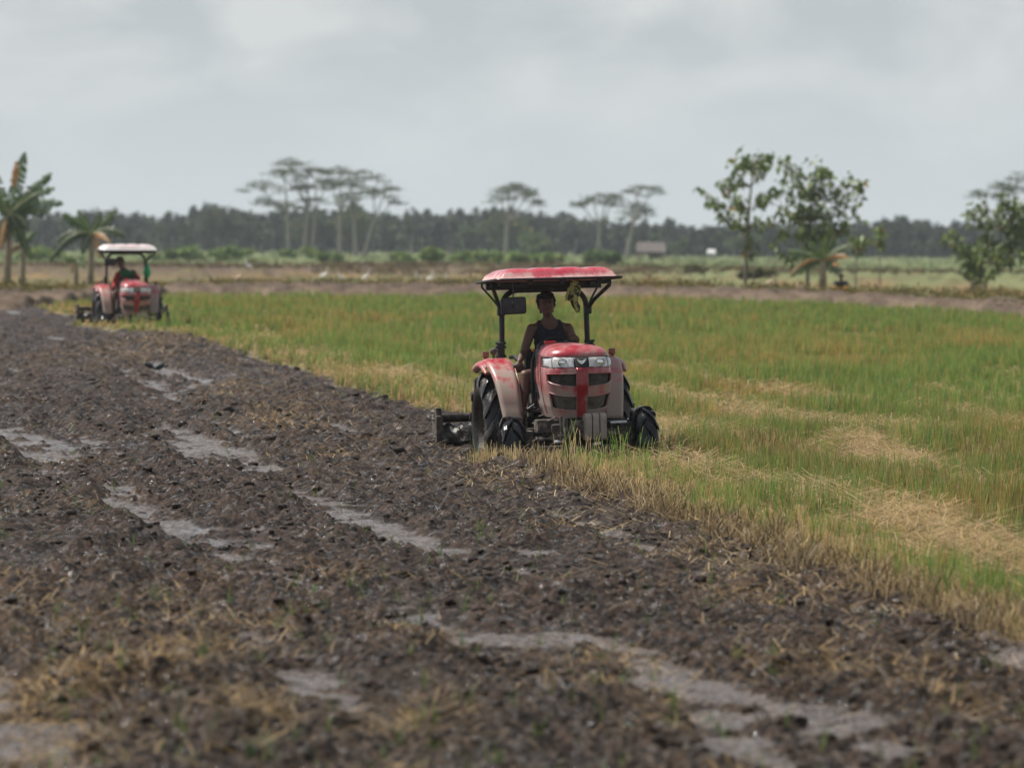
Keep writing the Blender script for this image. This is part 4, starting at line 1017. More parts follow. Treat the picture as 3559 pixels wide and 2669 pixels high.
FT = [
 (1003, 905, 575, 90, -10, 'flat crowned tree at the left end of the tall group, reaching out far left', [(905, 650, 62), (985, 600, 60), (930, 705, 45)], 1),
 (1058, 890, 556, 90, 25, 'tallest flat crowned tree of the left group', [(1000, 565, 42), (1065, 580, 55), (1020, 640, 40), (1080, 690, 40), (1000, 715, 50)], 2),
 (1086, 895, 600, 70, 15, 'slim flat crowned tree leaning right in the middle of the left group', [(1100, 605, 55), (1130, 640, 45), (1060, 655, 35)], 3),
 (1180, 900, 590, 80, 5, 'flat crowned tree with straight trunk right of the middle of the left group', [(1180, 590, 62), (1225, 640, 42), (1150, 640, 50), (1190, 690, 40)], 4),
 (1236, 905, 620, 80, -18, 'flat crowned tree second from the right end of the left group', [(1265, 610, 60), (1235, 668, 55), (1215, 720, 40)], 5),
 (1268, 905, 640, 90, 70, 'flat crowned tree at the right end of the left group, leaning right', [(1340, 648, 48), (1365, 695, 26), (1300, 670, 45)], 6),
 (1758, 900, 640, 80, 10, 'lone flat crowned tree just left above the near tractor canopy', [(1770, 655, 62), (1738, 690, 38), (1830, 680, 45), (1860, 702, 22), (1800, 662, 50)], 7),
 (2082, 890, 668, 80, 0, 'flat crowned tree above the right part of the near tractor canopy', [(2060, 698, 50), (2110, 682, 50), (2020, 712, 26), (2130, 700, 30)], 8),
 (2180, 890, 645, 80, 50, 'pale flat crowned tree left of the small hut', [(2215, 655, 45), (2265, 662, 38), (2205, 720, 50), (2185, 745, 40), (2240, 735, 30)], 9),
 (3450, 900, 660, 90, -10, 'flat crowned tree behind the leafy trees at the right edge', [(3420, 668, 50), (3480, 652, 55), (3540, 658, 45), (3545, 612, 35)], 10),
]
for (px, base, top, hw, lean, lab, plates, sd) in FT: flat_tree(px, base, top, hw, 800+RNG.uniform(-25, 25), lean, lab, plates, sd)

# ---- the forest behind, one mass
prof = np.array([(-600, 750), (0, 757), (60, 756), (200, 748), (400, 738), (515, 756), (620, 752), (700, 724), (760, 716), (810, 728), (870, 742), (1050, 728), (1130, 735), (1220, 724), (1290, 740), (1400, 748), (1450, 745), (1500, 742), (1540, 742), (1625, 735), (1700, 740), (1760, 728), (1840, 738), (1930, 748), (2000, 755), (2060, 768), (2140, 772), (2250, 776), (2380, 790), (2510, 790), (2650, 786), (2815, 782), (2975, 778), (3060, 768), (3150, 756), (3185, 764), (3250, 782), (3380, 782), (3560, 775), (4200, 770)], float)
cen, cols, trk = [], [], MB()
for rowi, (d, off, spx) in enumerate(((1180, -4, 15), (1120, 4, 19), (1060, 14, 24), (1010, 30, 34))):
    px = -450
    while px < 4050:
        px += spx*RNG.uniform(.6, 1.4); top = np.interp(px, prof[:, 0], prof[:, 1])+off+RNG.normal(2, 7)-(RNG.uniform() < .10)*RNG.uniform(6, 26)+6*math.sin(px*.05+rowi)
        dd = d+RNG.uniform(-25, 25); p = at(px, top, dd); gz = .2; Ht = p.z-gz; k = dd/FPX
        w = spx*k*RNG.uniform(.9, 1.5)*(1.0 if rowi else 1.1); base = leafcols(1, (.022, .034, .020), (.050, .064, .032))[0]*RNG.uniform(.55, 1.6)*(np.array([1.25, 1.5, .95]) if RNG.uniform() < .18 else 1)
        nb = 7
        for j in range(nb):
            t = (j+.6)/nb; zc = gz+Ht*(.12+.80*t); ww = w*(math.sin(math.pi*min(1, .25+.72*t))**.7)*RNG.uniform(.7, 1.1)
            m_ = 26; cc = ball((p.x+RNG.normal(0, w*.22), dd+RNG.normal(0, w*.3), zc), (ww*.62, ww*.7, Ht*.12), m_); cc[:, 2] = np.minimum(cc[:, 2], gz+Ht)
            cen.append(cc); cols.append(np.repeat((base*RNG.uniform(.8, 1.3))[None], m_, 0)*U(.75, 1.3, m_)[:, None])
        if RNG.uniform() < .25: trk.tube([(p.x, dd-w*.6, gz), (p.x+RNG.uniform(-.5, .5), dd-w*.6, gz+Ht*.6)], .14, 5)
cen = np.concatenate(cen); cols = np.concatenate(cols)
f = link('forest', leafmesh('forest', cen, np.full(len(cen), 1.05), cols, .2, .75), M['canopy_leaf']); tag(f, 'dark hazy forest along the horizon', kind='stuff')
o = trk.build('forest_trunks', M['pale_bark'], None, smooth=False); tag(o, 'thin pale trunks at the foot of the far forest', kind='stuff')

def shrub(px, top, base, w, d, label, ca, cb, name='shrub', n=900, group='green shrubs before the forest', stem=False):
    b = at(px, base, d); gz = gz_at(b.x, d); Ht = at(px, top, d).z-gz; k = d/FPX; hw = w*k
    root = empty(name, (b.x, d, gz)); tag(root, label, 'shrub' if not stem else 'tree', group)
    cen = []
    nb = max(5, int(w/9))
    for j in range(nb):
        x = U(-1, 1)*hw*.85; e = math.sqrt(max(.1, 1-(x/hw)**2)); r_ = Ht*.30
        lo = .45 if stem else .25
        cen.append(ball((x, U(-1, 1)*hw*.5, Ht*(lo+(.75-lo)*U(0, 1)*e)), (r_*1.3+hw*.12, r_*1.3, r_*e), n//nb))
    cen = np.concatenate(cen); cen[:, 2] = np.clip(cen[:, 2], .05, None)
    link('foliage', leafmesh('foliage', cen, np.full(len(cen), .42*max(1, d/600)), leafcols(len(cen), ca, cb, .04), .2, .6), M['canopy_leaf'], root)
    q = MB()
    for j in range(3 if not stem else 1): x = 0 if stem else U(-.6, .6)*hw; q.tube([(x, 0, -.05), (x*1.1, 0, Ht*.6)], [.06, .03], 5)
    q.build('stem', M['bark'], root)
GA, GB = (.14, .22, .06), (.25, .34, .11)
for a in [
 (150, 855, 905, 90, 520, 'bright shrub between the two left banana plants', GA, GB),
 (575, 858, 905, 60, 560, 'green shrub just right of the far tractor canopy', GA, GB),
 (690, 846, 912, 75, 560, 'broad green shrub left of the tall flat crowned trees', GA, GB),
 (810, 850, 908, 70, 570, 'broad green shrub under the far left flat crown', GA, GB),
 (1040, 852, 885, 60, 640, 'low green shrub at the foot of the left flat crowned group', GA, GB),
 (1150, 868, 905, 40, 560, 'small shrub between the trunks of the left group', GA, GB),
 (1400, 872, 905, 40, 560, 'small low shrub right of the left group trunks', GA, GB),
 (1610, 862, 925, 50, 540, 'rounded green shrub left of the near tractor canopy', GA, GB),
 (1690, 858, 925, 60, 540, 'wide green shrub directly above the near canopy left corner', GA, GB),
 (1800, 872, 930, 70, 530, 'wide green shrub above the middle of the near canopy', GA, GB),
 (1910, 875, 930, 55, 530, 'low green shrub above the near canopy right half', GA, GB),
 (2060, 868, 925, 34, 520, 'dark rounded shrub above the near canopy right corner', (.09, .15, .05), (.14, .21, .07)),
 (2115, 862, 928, 32, 520, 'dark rounded shrub left of the hut', (.09, .15, .05), (.14, .21, .07)),
 (2420, 925, 985, 40, 330, 'brownish green weed clump on the bank behind the near tractor', (.11, .13, .05), (.17, .17, .07)),
 (2640, 940, 990, 60, 300, 'low weed clump on the bank under the slim leafy tree', (.10, .12, .05), (.16, .16, .07)),
]: shrub(*a)
for a in [
 (1505, 850, 925, 24, 520, 'small round tree standing alone left of the near tractor canopy', GA, GB),
 (1850, 800, 892, 34, 900, 'light green tree before the forest above the near canopy', (.10, .16, .06), (.16, .22, .08)),
 (1880, 838, 890, 26, 880, 'smaller light green tree before the forest above the near canopy', (.10, .16, .06), (.16, .22, .08)),
 (1760, 735, 885, 66, 960, 'broad green tree under the lone flat crown', (.06, .095, .035), (.10, .13, .05)),
 (1230, 728, 885, 50, 960, 'rounded green tree among the left group trunks', (.07, .11, .04), (.11, .15, .05)),
 (1090, 730, 885, 48, 960, 'dark rounded tree among the left group trunks', (.05, .08, .035), (.08, .11, .05)),
 (765, 716, 880, 48, 960, 'dark rounded tree standing above the forest left of the flat crowns', (.04, .065, .035), (.07, .09, .05)),
 (2600, 800, 885, 60, 930, 'green tree before the forest behind the slim leafy tree', (.06, .10, .04), (.10, .14, .05)),
]: shrub(*a, name='round_tree', n=1800, group='round trees before the forest', stem=True)

# ---- weeds and dry grass on the banks and the meadow before the forest
def scrub(name, label, n, y0, y1, size, per, h, ca, cb, yel, cond):
    y_ = 1/U(1/y1, 1/y0, n); x_ = U(-1, 1, n)*(.105*y_+1); k = cond(x_, y_); x_, y_ = x_[k], y_[k]; g = ground(x_, y_)[0]
    n = len(x_); hh = h*U(.4, 1.2, n); cen = np.repeat(np.stack([x_, y_, g], -1), per, 0)
    o_ = RNG.normal(0, 1, (len(cen), 3))*np.stack([np.repeat(hh*.7, per), np.repeat(hh*.7, per), np.zeros(len(cen))], -1); o_[:, 2] = U(0, 1, len(cen))*np.repeat(hh, per)
    sc = size*np.repeat(np.clip(y_/200, .8, 4), per)
    c_ = leafcols(n, ca, cb, yel, (.26, .18, .07)); tag(link(name, leafmesh(name, cen+o_, sc, np.repeat(c_, per, 0), -.3, .35), M['canopy_leaf']), label, kind='stuff')
scrub('bank_grass', 'dry yellow and green grass tufts along the bank behind the field', 9000, 165, 250, .20, 7, .28, (.20, .16, .06), (.10, .13, .045), .3,
      lambda x, y: (y-yf(x) > 24+12*fbm(x*.3, y*.05, 2, 97)) & (fbm(x*.25, y*.05, 3, 95) > -.12))
scrub('bank_weeds', 'sparse brown and green weeds on the earth bank behind the field', 2500, 135, 240, .16, 6, .22, (.13, .10, .06), (.11, .13, .05), .2, lambda x, y: (y-yf(x) > 3) & (y-yf(x) < 50) & (fbm(x*.4, y*.1, 2, 98) > .05))
scrub('ridge_weeds', 'reddish brown weeds covering the far bank', 6000, 320, 430, .14, 7, .28, (.17, .115, .085), (.11, .105, .05), .1, lambda x, y: fbm(x*.2, y*.04, 3, 93) > -.1)
scrub('meadow_growth', 'uneven green undergrowth between the far bank and the forest', 5000, 440, 1000, .11, 7, .34, (.13, .18, .075), (.21, .24, .11), .06, lambda x, y: fbm(x*.08, y*.012, 3, 92) > .0)

# ---- banana plants
def banana(px, base, d, stemtop, leaves, label, stemr=.13, extra=None, pups=()):
    b = at(px, base, d); gz = gz_at(b.x, d); k = d/FPX
    root = empty('banana_plant', (b.x, d, gz)); tag(root, label, 'banana plant', 'banana plants beside the field')
    sx, sy = stemtop; top = Vector(((sx-px)*k, 0, at(px, sy, d).z-gz))
    q = MB(); q.tube([(0, 0, -.1), top*.5+Vector((.02, 0, 0)), top], [stemr*1.35, stemr, stemr*.7], 12); q.build('trunk', M['banana_stem'], root)
    for (ex, ey, wd, kind, arch) in leaves:
        e = Vector(((ex-px)*k, RNG.uniform(-.7, .7) if kind != 'orange' else -.9, at(px, ey, d).z-gz)); L = (e-top).length; mid = top.lerp(e, .5)+Vector((0, 0, arch*L))
        t00 = .50 if (kind == 'orange' and L > 2.2) else 0; n = 22; axis = []
        for i in range(n+1):
            t = t00+(1-t00)*i/n; axis.append(top*(1-t)**2+mid*2*t*(1-t)+e*t*t)
        V, F = [], []; prev = None
        d0 = (e-top).normalized(); side = d0.cross(Vector((0, -.9, .45))); side = side.normalized() if side.length > .1 else Vector((0, 1, 0))
        for sgn in (-1, 1):
            for i in range(1, n):
                t0, t1 = i/n, (i+1)/n
                gap = RNG.uniform(0, .35) if RNG.uniform() < .5 else 0
                w0 = wd*math.sin(math.pi*min(1, .04+t0*.96))**.55; w1 = wd*math.sin(math.pi*min(1, .04+t1*.94))**.55
                dr = RNG.uniform(.05, .45)
                o0 = side*sgn*w0*.5+Vector((0, 0, -w0*dr)); o1 = side*sgn*w1*.5+Vector((0, 0, -w1*dr))
                a0 = axis[i]; a1 = axis[i].lerp(axis[i+1], 1-gap*.5)
                s_ = len(V); V += [a0, a1, a1+o1, a0+o0]; F.append((s_, s_+1, s_+2, s_+3))
        me = bpy.data.meshes.new('leaf'); me.from_pydata([tuple(v) for v in V], [], F); me.update()
        lf = link('leaf', me, M['banana_'+kind], root)
        q = MB(); q.tube(axis, [.035*(1-.75*i/n) for i in range(n+1)], 6); q.build('midrib', M['banana_rib'], lf)
    return root
def leafm(name, a, b):
    m, nt, p, out = nm(name); n = noise(nt, 2.2, 5, .6); r = ramp(nt, n.outputs[0], .35, .68, (*a, 1), (*b, 1)); nt.links.new(r.outputs[0], p.inputs['Base Color']); p.inputs['Roughness'].default_value = .42
    t = N(nt, 'ShaderNodeBsdfTranslucent'); nt.links.new(r.outputs[0], t.inputs[0]); mx = N(nt, 'ShaderNodeMixShader'); mx.inputs[0].default_value = .3
    nt.links.new(p.outputs[0], mx.inputs[1]); nt.links.new(t.outputs[0], mx.inputs[2]); nt.links.new(mx.outputs[0], out.inputs[0]); return m
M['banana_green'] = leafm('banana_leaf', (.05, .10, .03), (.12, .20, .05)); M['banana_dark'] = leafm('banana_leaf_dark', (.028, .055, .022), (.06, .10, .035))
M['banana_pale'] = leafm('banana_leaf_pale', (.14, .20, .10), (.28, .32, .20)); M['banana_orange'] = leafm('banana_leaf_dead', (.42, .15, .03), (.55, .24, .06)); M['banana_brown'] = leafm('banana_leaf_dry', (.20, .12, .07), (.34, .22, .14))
M['banana_rib'] = plain('banana_rib', (.26, .30, .14), .6); M['banana_stem'] = plain('banana_stem', (.24, .20, .14), .8, var=.4, scale=3, bmp=.3)
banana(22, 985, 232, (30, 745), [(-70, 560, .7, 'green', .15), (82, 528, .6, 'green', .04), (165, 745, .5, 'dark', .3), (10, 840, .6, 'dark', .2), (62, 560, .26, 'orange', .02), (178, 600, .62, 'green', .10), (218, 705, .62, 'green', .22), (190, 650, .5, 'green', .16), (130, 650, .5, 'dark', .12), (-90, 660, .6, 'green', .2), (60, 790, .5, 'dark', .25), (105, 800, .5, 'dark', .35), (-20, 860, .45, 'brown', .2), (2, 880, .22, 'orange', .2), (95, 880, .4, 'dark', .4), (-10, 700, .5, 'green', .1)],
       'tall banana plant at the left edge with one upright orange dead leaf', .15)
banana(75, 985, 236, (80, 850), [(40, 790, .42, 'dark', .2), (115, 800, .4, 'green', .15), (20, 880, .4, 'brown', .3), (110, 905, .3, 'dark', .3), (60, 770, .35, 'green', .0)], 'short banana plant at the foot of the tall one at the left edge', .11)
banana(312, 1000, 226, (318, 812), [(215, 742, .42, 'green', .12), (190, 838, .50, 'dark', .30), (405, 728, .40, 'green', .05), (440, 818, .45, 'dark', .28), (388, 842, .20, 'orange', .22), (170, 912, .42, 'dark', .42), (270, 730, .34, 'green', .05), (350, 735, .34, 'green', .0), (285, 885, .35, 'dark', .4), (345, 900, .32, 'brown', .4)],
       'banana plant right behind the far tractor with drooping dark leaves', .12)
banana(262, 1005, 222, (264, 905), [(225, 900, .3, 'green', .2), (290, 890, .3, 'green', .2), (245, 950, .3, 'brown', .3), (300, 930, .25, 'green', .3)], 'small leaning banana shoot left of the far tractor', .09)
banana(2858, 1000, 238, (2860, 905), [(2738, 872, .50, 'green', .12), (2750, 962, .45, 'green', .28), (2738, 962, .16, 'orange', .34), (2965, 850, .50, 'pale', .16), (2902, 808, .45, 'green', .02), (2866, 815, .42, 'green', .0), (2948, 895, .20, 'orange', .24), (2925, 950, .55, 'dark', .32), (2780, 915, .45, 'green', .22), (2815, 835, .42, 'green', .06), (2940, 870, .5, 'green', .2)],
       'low spreading banana plant under the leafy trees on the right', .15)

# ---- the leafy trees on the right, with big drooping leaves in loose clusters
def leafy(name, trunk, clusters, d, label, group, n=9, size=.35, rad=.34, wt=.09):
    px, py = trunk[0]; b = at(px, py, d); gz = gz_at(b.x, d); k = d/FPX
    root = empty(name, (b.x, d, gz)); tag(root, label, 'tree', group)
    T_ = [Vector(((x-px)*k, .05*i, at(x, y, d).z-gz if i else -.05)) for i, (x, y) in enumerate(trunk)]
    q = MB(); q.tube(T_, [wt*(1-.75*i/(len(T_)-1)) for i in range(len(T_))], 8)
    cen = []
    for c in clusters:
        x, y = c[:2]; f_ = c[2] if len(c) > 2 else 1.0
        e = Vector(((x-px)*k, RNG.uniform(-1.1, 1.1), at(x, y, d).z-gz))
        # branch leaves the trunk lower than the cluster
        best = min(((abs((t-e).length-1.0*abs(e.x-t.x)*1.2) + max(0, t.z-e.z+.25)*4, i) for i, t in enumerate(T_)), key=lambda q_: q_[0])[1]
        s = T_[best]; mid = s.lerp(e, .5)+Vector((0, 0, -.12*(e-s).length))
        q.tube([s, mid, e], [.035, .022, .010], 5)
        cen.append(ball(e, (rad*f_, rad*.9*f_, rad*1.0*f_), int(n*f_*f_)+4))
        for tt in (.55, .8): m_ = mid.lerp(e, tt-.4); cen.append(ball(m_, (.18, .18, .18), 4))
    q.build('trunk', M['bark'], root); cen = np.concatenate(cen)
    link('crown', leafmesh('crown', cen, np.full(len(cen), size), leafcols(len(cen), (.07, .12, .035), (.20, .27, .08), .03), .65, .62, .3), M['leaf'], root)
def z7(L): return [(2350+c[0]/2.405, 460+c[1]/2.405)+tuple(c[2:]) for c in L]
def z8(L): return [(2959+c[0]/2.765, 560+c[1]/2.765)+tuple(c[2:]) for c in L]
leafy('leafy_tree', z7([(580, 1290), (583, 1050), (592, 850), (605, 650), (622, 450), (640, 320), (680, 200)]),
      z7([(535, 195), (560, 225, .6), (470, 260, .8), (480, 340, .7), (375, 400), (390, 450, .8), (440, 410, .7), (690, 190, 1.1), (760, 200, 1), (690, 330, 1), (730, 270, .9), (670, 260, .9), (460, 470), (520, 540, 1), (500, 590, .8), (275, 565, .8), (310, 600, .6), (385, 620, .8), (480, 700, .9), (200, 478, .35), (150, 470, .25), (720, 540), (760, 520, .8), (690, 730, .9), (560, 680, .7), (600, 880, .9), (640, 950, .8)]), 243,
      'slim leafy tree, the left one of the pair on the right of the field', 'leafy trees on the bank')
leafy('leafy_tree', z7([(1098, 1320), (1100, 1100), (1108, 900), (1120, 740), (1140, 560), (1160, 400), (1160, 280)]),
      z7([(1150, 270, 1.3), (1210, 300, .9), (1270, 325), (1290, 370, .8), (1150, 390, .8), (1150, 480), (1230, 470, 1.2), (1250, 560, 1.2), (1180, 580, 1.1), (1140, 500, .8), (1430, 385, 1.1), (1450, 410, .9), (1520, 440), (1480, 520, 1.1), (1480, 600), (1500, 690, .9), (1530, 740, .6), (1520, 450, .8), (1070, 560, .8), (1010, 440), (1000, 370, .8), (985, 290, .8), (880, 240), (900, 300, .8), (910, 380, .9), (860, 470), (800, 510), (740, 540, .9), (940, 530, .7), (950, 660, 1.1), (920, 700, .9), (1000, 680, .8), (1060, 650), (1130, 650), (1040, 760, 1.1), (1120, 780, 1.2), (1240, 720), (1280, 650, .9), (1340, 650, .9), (1370, 760, 1.2), (1280, 800, 1.2), (1400, 730, .9), (1110, 850, 1.2), (1050, 850), (1170, 880), (1240, 860), (780, 740, .9), (730, 760, .8), (820, 950), (880, 880, .8), (900, 1000, .8), (1040, 930)]), 241,
      'broader leafy tree above the low banana plant, the right one of the pair', 'leafy trees on the bank', n=6)
leafy('leafy_tree', z7([(1500, 1150), (1505, 1020), (1500, 930)]), z7([(1450, 900, .8), (1500, 890, .9), (1550, 890, .8), (1590, 880, .6), (1520, 940, .7), (1560, 930, .6)]), 262, 'small leafy sapling with dark crown right of the pair', 'leafy trees on the bank', wt=.05)
leafy('leafy_tree', z7([(1705, 1120), (1702, 980), (1700, 860)]), z7([(1690, 790, .7), (1700, 840, .9), (1690, 890, .9), (1720, 830, .6)]), 262, 'narrow sapling standing against the forest at the right', 'leafy trees on the bank', wt=.04)
leafy('leafy_tree', z8([(1285, 1270), (1290, 1150), (1320, 1000), (1400, 850), (1450, 650), (1500, 480)]),
      z8([(1210, 415, .9), (1180, 560), (1110, 515, .9), (1240, 560), (1200, 480, .8), (1420, 350, 1.1), (1480, 410, 1.2), (1550, 430, 1.2), (1620, 420, 1.2), (1640, 500, 1.2), (1560, 560, 1.3), (1500, 620, 1.2), (1420, 530), (1640, 610, 1.2), (1580, 660, 1), (1680, 560, 1.2), (1720, 480, 1.2), (1290, 740), (1260, 820), (1340, 800, 1.2), (1420, 820), (1500, 880), (1600, 920), (1660, 860), (1560, 780, .9), (1700, 720, 1.1), (1280, 900, 1.1), (1400, 930, .9), (1350, 1040, 1)]), 243,
      'large leafy tree cut by the right edge of the photo', 'leafy trees on the bank', n=11)
leafy('leafy_tree', z8([(1158, 1260), (1160, 1100), (1180, 900)]),
      z8([(1000, 715, .8), (940, 700, .6), (900, 760, .6), (1010, 790, .6), (1070, 840, .7), (1130, 850, 1.1), (1190, 870, 1.2), (1130, 930, 1.2), (1200, 960, 1.3), (1260, 1000, 1.2), (1140, 1040, 1.2), (1210, 1080, 1.2), (1100, 980, .9), (1300, 1080, .9)]), 246,
      'bushy dark leafy tree left of the one cut by the right edge', 'leafy trees on the bank', n=17)

# ---- hut, far white house, stakes
def hut():
    d = 640; b = at(2262, 905, d); gz = gz_at(b.x, d); k = d/FPX
    root = empty('hut', (b.x, d, gz)); tag(root, 'small open field hut with pale weathered roof at the forest edge', 'hut')
    zt = at(2262, 842, d).z-gz; zb = at(2262, 876, d).z-gz; w = 52*k
    q = MB(); q._add([(-w, -1.3, zb), (w, -1.3, zb), (w*.96, 0, zt), (-w*.96, 0, zt), (-w, 1.3, zb), (w, 1.3, zb)], [(0, 1, 2, 3), (3, 2, 5, 4)]); q.build('roof', M['thatch'], root, smooth=False, solid=.06)
    for sx in (-.8, 0, .8):
        for sy in (-1, 1): q = MB(); q.tube([(sx*w, sy, 0), (sx*w, sy, zb+.05)], .07, 6); q.build('post', M['wood'], root)
    q = MB(); q.box((0, 0, .5), (w*1.7, 2.0, .08)); q.box((w*.25, .9, .85), (w*.8, .05, .7)); q.build('platform', M['wood'], root)
hut()
def house():
    d = 900; b = at(2472, 895, d); gz = .2; root = empty('farmhouse', (b.x, d, gz)); tag(root, 'tiny white farmhouse at the foot of the forest between the hut and the leafy trees', 'house')
    q = MB(); q.box((0, 0, .45), (1.1, 1.4, .9), bev=.01); wl = q.build('wall', M['whitewash'], root, smooth=False)
    q = MB(); q._add([(-.7, -.9, .85), (.7, -.9, .85), (.6, 0, 1.35), (-.6, 0, 1.35), (-.7, .9, .85), (.7, .9, .85)], [(0, 1, 2, 3), (3, 2, 5, 4)]); q.build('roof', M['whitewash'], root, smooth=False, solid=.05)
    q = MB(); q.box((-.2, -.71, .35), (.25, .03, .6)); q.build('door', M['wood'], root)
house()
for px, base, top, d, lab in ((2447, 985, 880, 300, 'thin leafless sapling stake behind the near tractor, the left one'), (2618, 1005, 885, 262, 'slim stake beside the trunk of the slim leafy tree'), (2695, 1000, 900, 262, 'thin stake between the two leafy trees'), (2398, 980, 905, 300, 'short thin sapling stake above the near canopy corner')):
    b = at(px, base, d); gz = gz_at(b.x, d); h = at(px, top, d).z-gz
    q = MB(); q.tube([(0, 0, -.1), (.03, 0, h*.5), (-.02, 0, h)], [.04, .03, .015], 6); q.tube([(.02, 0, h*.5), (.22, .05, h*.75)], .010, 5); q.tube([(.02, 0, h*.6), (-.18, .05, h*.85)], .010, 5)
    o = q.build('stake', M['bark'], None); o.location = (b.x, d, gz); tag(o, lab, 'stake', 'stakes on the bank')

# ---- birds
def bird(px, py, d, label, mat, s=1.0, flip=1, group='white egrets on the bank', small=False):
    b = at(px, py, d); gz = gz_at(b.x, d)
    root = empty('bird', (b.x, d, gz), RNG.uniform(-.5, .5)); tag(root, label, 'bird', group)
    q = MB(); L = .34*s; legh = (.22 if not small else .05)*s
    body = Matrix.Rotation(R(22*flip), 4, 'Y')
    t = MB()
    path = [(-L*.62*flip, 0, legh+.05*s), (-L*.3*flip, 0, legh+.10*s), (0, 0, legh+.15*s), (L*.28*flip, 0, legh+.19*s)]
    if small: path += [(L*.42*flip, 0, legh+.25*s), (L*.50*flip, 0, legh+.27*s)]; rad = [.014*s, .07*s, .11*s, .085*s, .062*s, .03*s]
    else: path += [(L*.42*flip, 0, legh+.27*s), (L*.30*flip, 0, legh+.36*s), (L*.38*flip, 0, legh+.44*s), (L*.50*flip, 0, legh+.46*s)]; rad = [.015*s, .065*s, .085*s, .06*s, .03*s, .022*s, .026*s, .012*s]
    t.tube(path, rad, 10); t.build('body', mat, root)
    e = Vector(path[-1]); t = MB(); t.tube([e, e+Vector((.09*s*flip, 0, -.01))], [.012*s, .002], 6); t.build('beak', M['beak'], root)
    for sy in (-.03, .03): t = MB(); t.tube([(0, sy*s, legh+.10*s), (.01, sy*s, 0)], .007*s, 5); t.build('leg', M['plastic'], root)
    return root
for i, (px, py, s, lab) in enumerate([(863, 972, 1.1, 'white egret standing alone at the far left of the flock'), (1128, 970, 1.3, 'largest white egret in the middle of the bank'), (1186, 972, 1.0, 'white egret just right of the largest one'), (1272, 974, 1.1, 'white egret beside the pale tan patch'), (1455, 980, 1.1, 'white egret, left one of the close pair'), (1496, 982, 1.0, 'white egret, right one of the close pair'), (1558, 984, .9, 'white egret nearest the near tractor canopy')]):
    bird(px, py, 300, lab, M['egret'], s*1.0, 1 if i % 2 else -1)
bird(2676, 1052, 196, 'buff egret standing at the field edge right of the near tractor', M['tan_bird'], .8, 1, 'buff egrets'); bird(2782, 1062, 190, 'smaller buff egret by the field edge under the low banana plant', M['tan_bird'], .6, -1, 'buff egrets')
bird(832, 1032, 196, 'buff egret on the brown bank right of the far tractor', M['tan_bird'], .8, 1, 'buff egrets'); bird(806, 1040, 194, 'crouching buff egret beside another on the brown bank', M['tan_bird'], .6, -1, 'buff egrets')
bird(519, 1325, 86.5, 'dark bird standing on the mud, the left one of two', M['dark_bird'], .40, -1, 'dark birds on the mud', True); bird(553, 1328, 86.2, 'dark plump bird on the mud, the right one of two', M['dark_bird'], .46, 1, 'dark birds on the mud', True)

# ---- the crouching figure under the right banana plant, and the bright thing above it
def crouch():
    d = 205; b = at(2922, 1040, d); gz = gz_at(b.x, d)
    J = dict(head=(0, -.08, .80), spine=[(0, .12, .22), (0, .10, .34), (0, .05, .46), (0, 0, .56), (0, -.02, .62), (0, -.04, .68)], spine_r=[(.17, .13, .10), (.15, .12, .09), (.16, .11, .09), (.17, .10, .07), (.12, .07, .04), .05],
        armL=[(-.19, 0, .60), (-.24, -.10, .48), (-.22, -.22, .40), (-.14, -.32, .36), (-.08, -.38, .34)], armR=[(.19, 0, .60), (.24, -.10, .48), (.22, -.22, .40), (.14, -.32, .36), (.08, -.38, .34)],
        legL=[(-.11, .08, .22), (-.18, -.12, .34), (-.20, -.30, .44), (-.19, -.22, .24), (-.18, -.16, .08)], legR=[(.11, .08, .22), (.18, -.12, .34), (.20, -.30, .44), (.19, -.22, .24), (.18, -.16, .08)],
        handL=((-.07, -.39, .34), (.2, -1, -.4), (0, 0, 1), 1.0, 1), handR=((.07, -.39, .34), (-.2, -1, -.4), (0, 0, 1), 1.0, -1), footL=((-.18, -.16, .09), (0, -1, 0)), footR=((.18, -.16, .09), (0, -1, 0)))
    top_ = lambda co, nh: (co[:, 2] > .42) & ~nh & (co[:, 1] > -.20) & (co[:, 2] < .68)
    low_ = lambda co, nh: (co[:, 2] < .46) & (co[:, 2] > .16) & (co[:, 1] > -.36) & (np.abs(co[:, 0]) < .30)
    person('person', 'person crouching in dark top and yellow trousers beside the low banana plant', J, Matrix.Translation((b.x, d, gz)), .015, [('shirt', M['dark_cloth'], top_, .010), ('trousers', M['yellow_cloth'], low_, .012)], (0, -1, -.1))
    # shiny orange sheet on a stick, made up to stand in for an unidentified glint
    p = at(2906, 918, 212); g2 = gz_at(p.x, 212)
    root = empty('glint_stand_in', (p.x, 212, g2)); tag(root, 'made-up orange sheet on a thin stick standing in for a glint beside the low banana plant', 'glint_sheet')
    q = MB(); q.tube([(0, .02, -.1), (0, .02, p.z-g2+.08)], .006, 5); q.build('stick', M['bark'], root)
    q = MB(); q.grid(lambda u, v: Vector((-.10+.20*u, -.01+.03*math.sin(v*5), p.z-g2+.07-.15*v+.02*math.sin(u*6))), 8, 8); q.build('glint_sheet', M['glint_sheet'], root)
M['glint_sheet'] = plain('orange_glint', (.95, .50, .25), .25, .6, .1)
crouch()

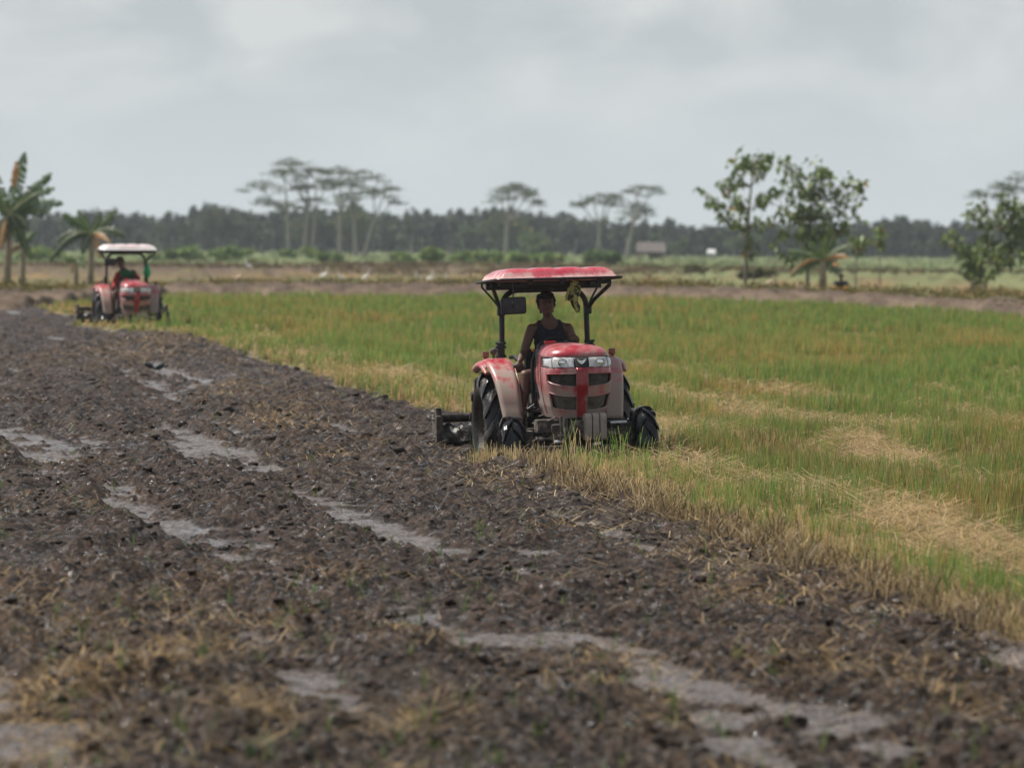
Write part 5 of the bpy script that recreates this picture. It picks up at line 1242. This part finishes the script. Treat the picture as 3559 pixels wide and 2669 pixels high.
# ------------------------------------------------------------------ light, sky, air
SUN_EL, SUN_AZ = 58, -62          # degrees; azimuth clockwise from +Y (beyond and to the left)
to = Vector((math.sin(R(SUN_AZ))*math.cos(R(SUN_EL)), math.cos(R(SUN_AZ))*math.cos(R(SUN_EL)), math.sin(R(SUN_EL))))
sl = bpy.data.lights.new('sun', 'SUN'); sl.energy = 5.0; sl.angle = R(1.2); sl.color = (1, .955, .89)
so = bpy.data.objects.new('sun', sl); C.objects.link(so); so.rotation_euler = (-to).to_track_quat('-Z', 'Y').to_euler()
w = bpy.data.worlds.new('World'); scene.world = w; w.use_nodes = True; nt = w.node_tree; nt.nodes.clear()
out = nt.nodes.new('ShaderNodeOutputWorld'); bg = nt.nodes.new('ShaderNodeBackground'); nt.links.new(bg.outputs[0], out.inputs[0])
sky = nt.nodes.new('ShaderNodeTexSky'); sky.sky_type = 'NISHITA'; sky.sun_disc = False; sky.sun_elevation = R(SUN_EL); sky.sun_rotation = R(SUN_AZ); sky.dust_density = 3.0
tc = nt.nodes.new('ShaderNodeTexCoord'); mp = nt.nodes.new('ShaderNodeMapping'); mp.inputs['Scale'].default_value = (1, 1, 2.0); nt.links.new(tc.outputs['Generated'], mp.inputs[0])
n1 = nt.nodes.new('ShaderNodeTexNoise'); n1.inputs['Scale'].default_value = 30; n1.inputs['Detail'].default_value = 6; n1.inputs['Roughness'].default_value = .5; n1.inputs['Distortion'].default_value = .35; nt.links.new(mp.outputs[0], n1.inputs['Vector'])
r1 = nt.nodes.new('ShaderNodeValToRGB'); e = r1.color_ramp.elements
SKYS = 0.82
def sc_(c): return (c[0]*SKYS, c[1]*SKYS, c[2]*SKYS, 1)
e[0].position = .42; e[0].color = sc_((5.0, 5.5, 5.8)); e[1].position = .64; e[1].color = sc_((6.5, 6.85, 7.0)); nt.links.new(n1.outputs[0], r1.inputs[0])
sx = nt.nodes.new('ShaderNodeSeparateXYZ'); nt.links.new(tc.outputs['Generated'], sx.inputs[0])
hz = nt.nodes.new('ShaderNodeMapRange'); hz.inputs[1].default_value = .004; hz.inputs[2].default_value = .040; hz.inputs[3].default_value = 0; hz.inputs[4].default_value = 1; nt.links.new(sx.outputs[2], hz.inputs[0])
m1 = nt.nodes.new('ShaderNodeMix'); m1.data_type = 'RGBA'; nt.links.new(hz.outputs[0], m1.inputs[0]); m1.inputs[6].default_value = sc_((6.5, 7.1, 7.35)); nt.links.new(r1.outputs[0], m1.inputs[7])
hi = nt.nodes.new('ShaderNodeMapRange'); hi.inputs[1].default_value = .06; hi.inputs[2].default_value = .45; hi.inputs[3].default_value = 1; hi.inputs[4].default_value = .46; nt.links.new(sx.outputs[2], hi.inputs[0])
m3 = nt.nodes.new('ShaderNodeVectorMath'); m3.operation = 'SCALE'; nt.links.new(m1.outputs[2], m3.inputs[0]); nt.links.new(hi.outputs[0], m3.inputs['Scale'])
m2 = nt.nodes.new('ShaderNodeMix'); m2.data_type = 'RGBA'; m2.inputs[0].default_value = .86; nt.links.new(sky.outputs[0], m2.inputs[6]); nt.links.new(m3.outputs[0], m2.inputs[7])
nt.links.new(m2.outputs[2], bg.inputs[0]); bg.inputs[1].default_value = .115
q = MB(); q.box((0, 1300, 11), (1500, 2760, 27)); hzo = q.build('haze', None, None, smooth=False)
m = bpy.data.materials.new('haze'); m.use_nodes = True; nt = m.node_tree; nt.nodes.clear(); out = nt.nodes.new('ShaderNodeOutputMaterial'); v = nt.nodes.new('ShaderNodeVolumePrincipled')
v.inputs['Color'].default_value = (.86, .93, 1.0, 1); v.inputs['Density'].default_value = .00015; v.inputs['Anisotropy'].default_value = .3; nt.links.new(v.outputs[0], out.inputs['Volume'])
hzo.data.materials.clear(); hzo.data.materials.append(m); tag(hzo, 'thin pale haze over the field', kind='stuff')
vs = scene.view_settings; vs.view_transform = 'Standard'; vs.look = 'None'; vs.exposure = .22; vs.gamma = 1; vs.use_curve_mapping = False
scene.render.engine = 'CYCLES'; scene.cycles.volume_bounces = 0; scene.cycles.max_bounces = 6
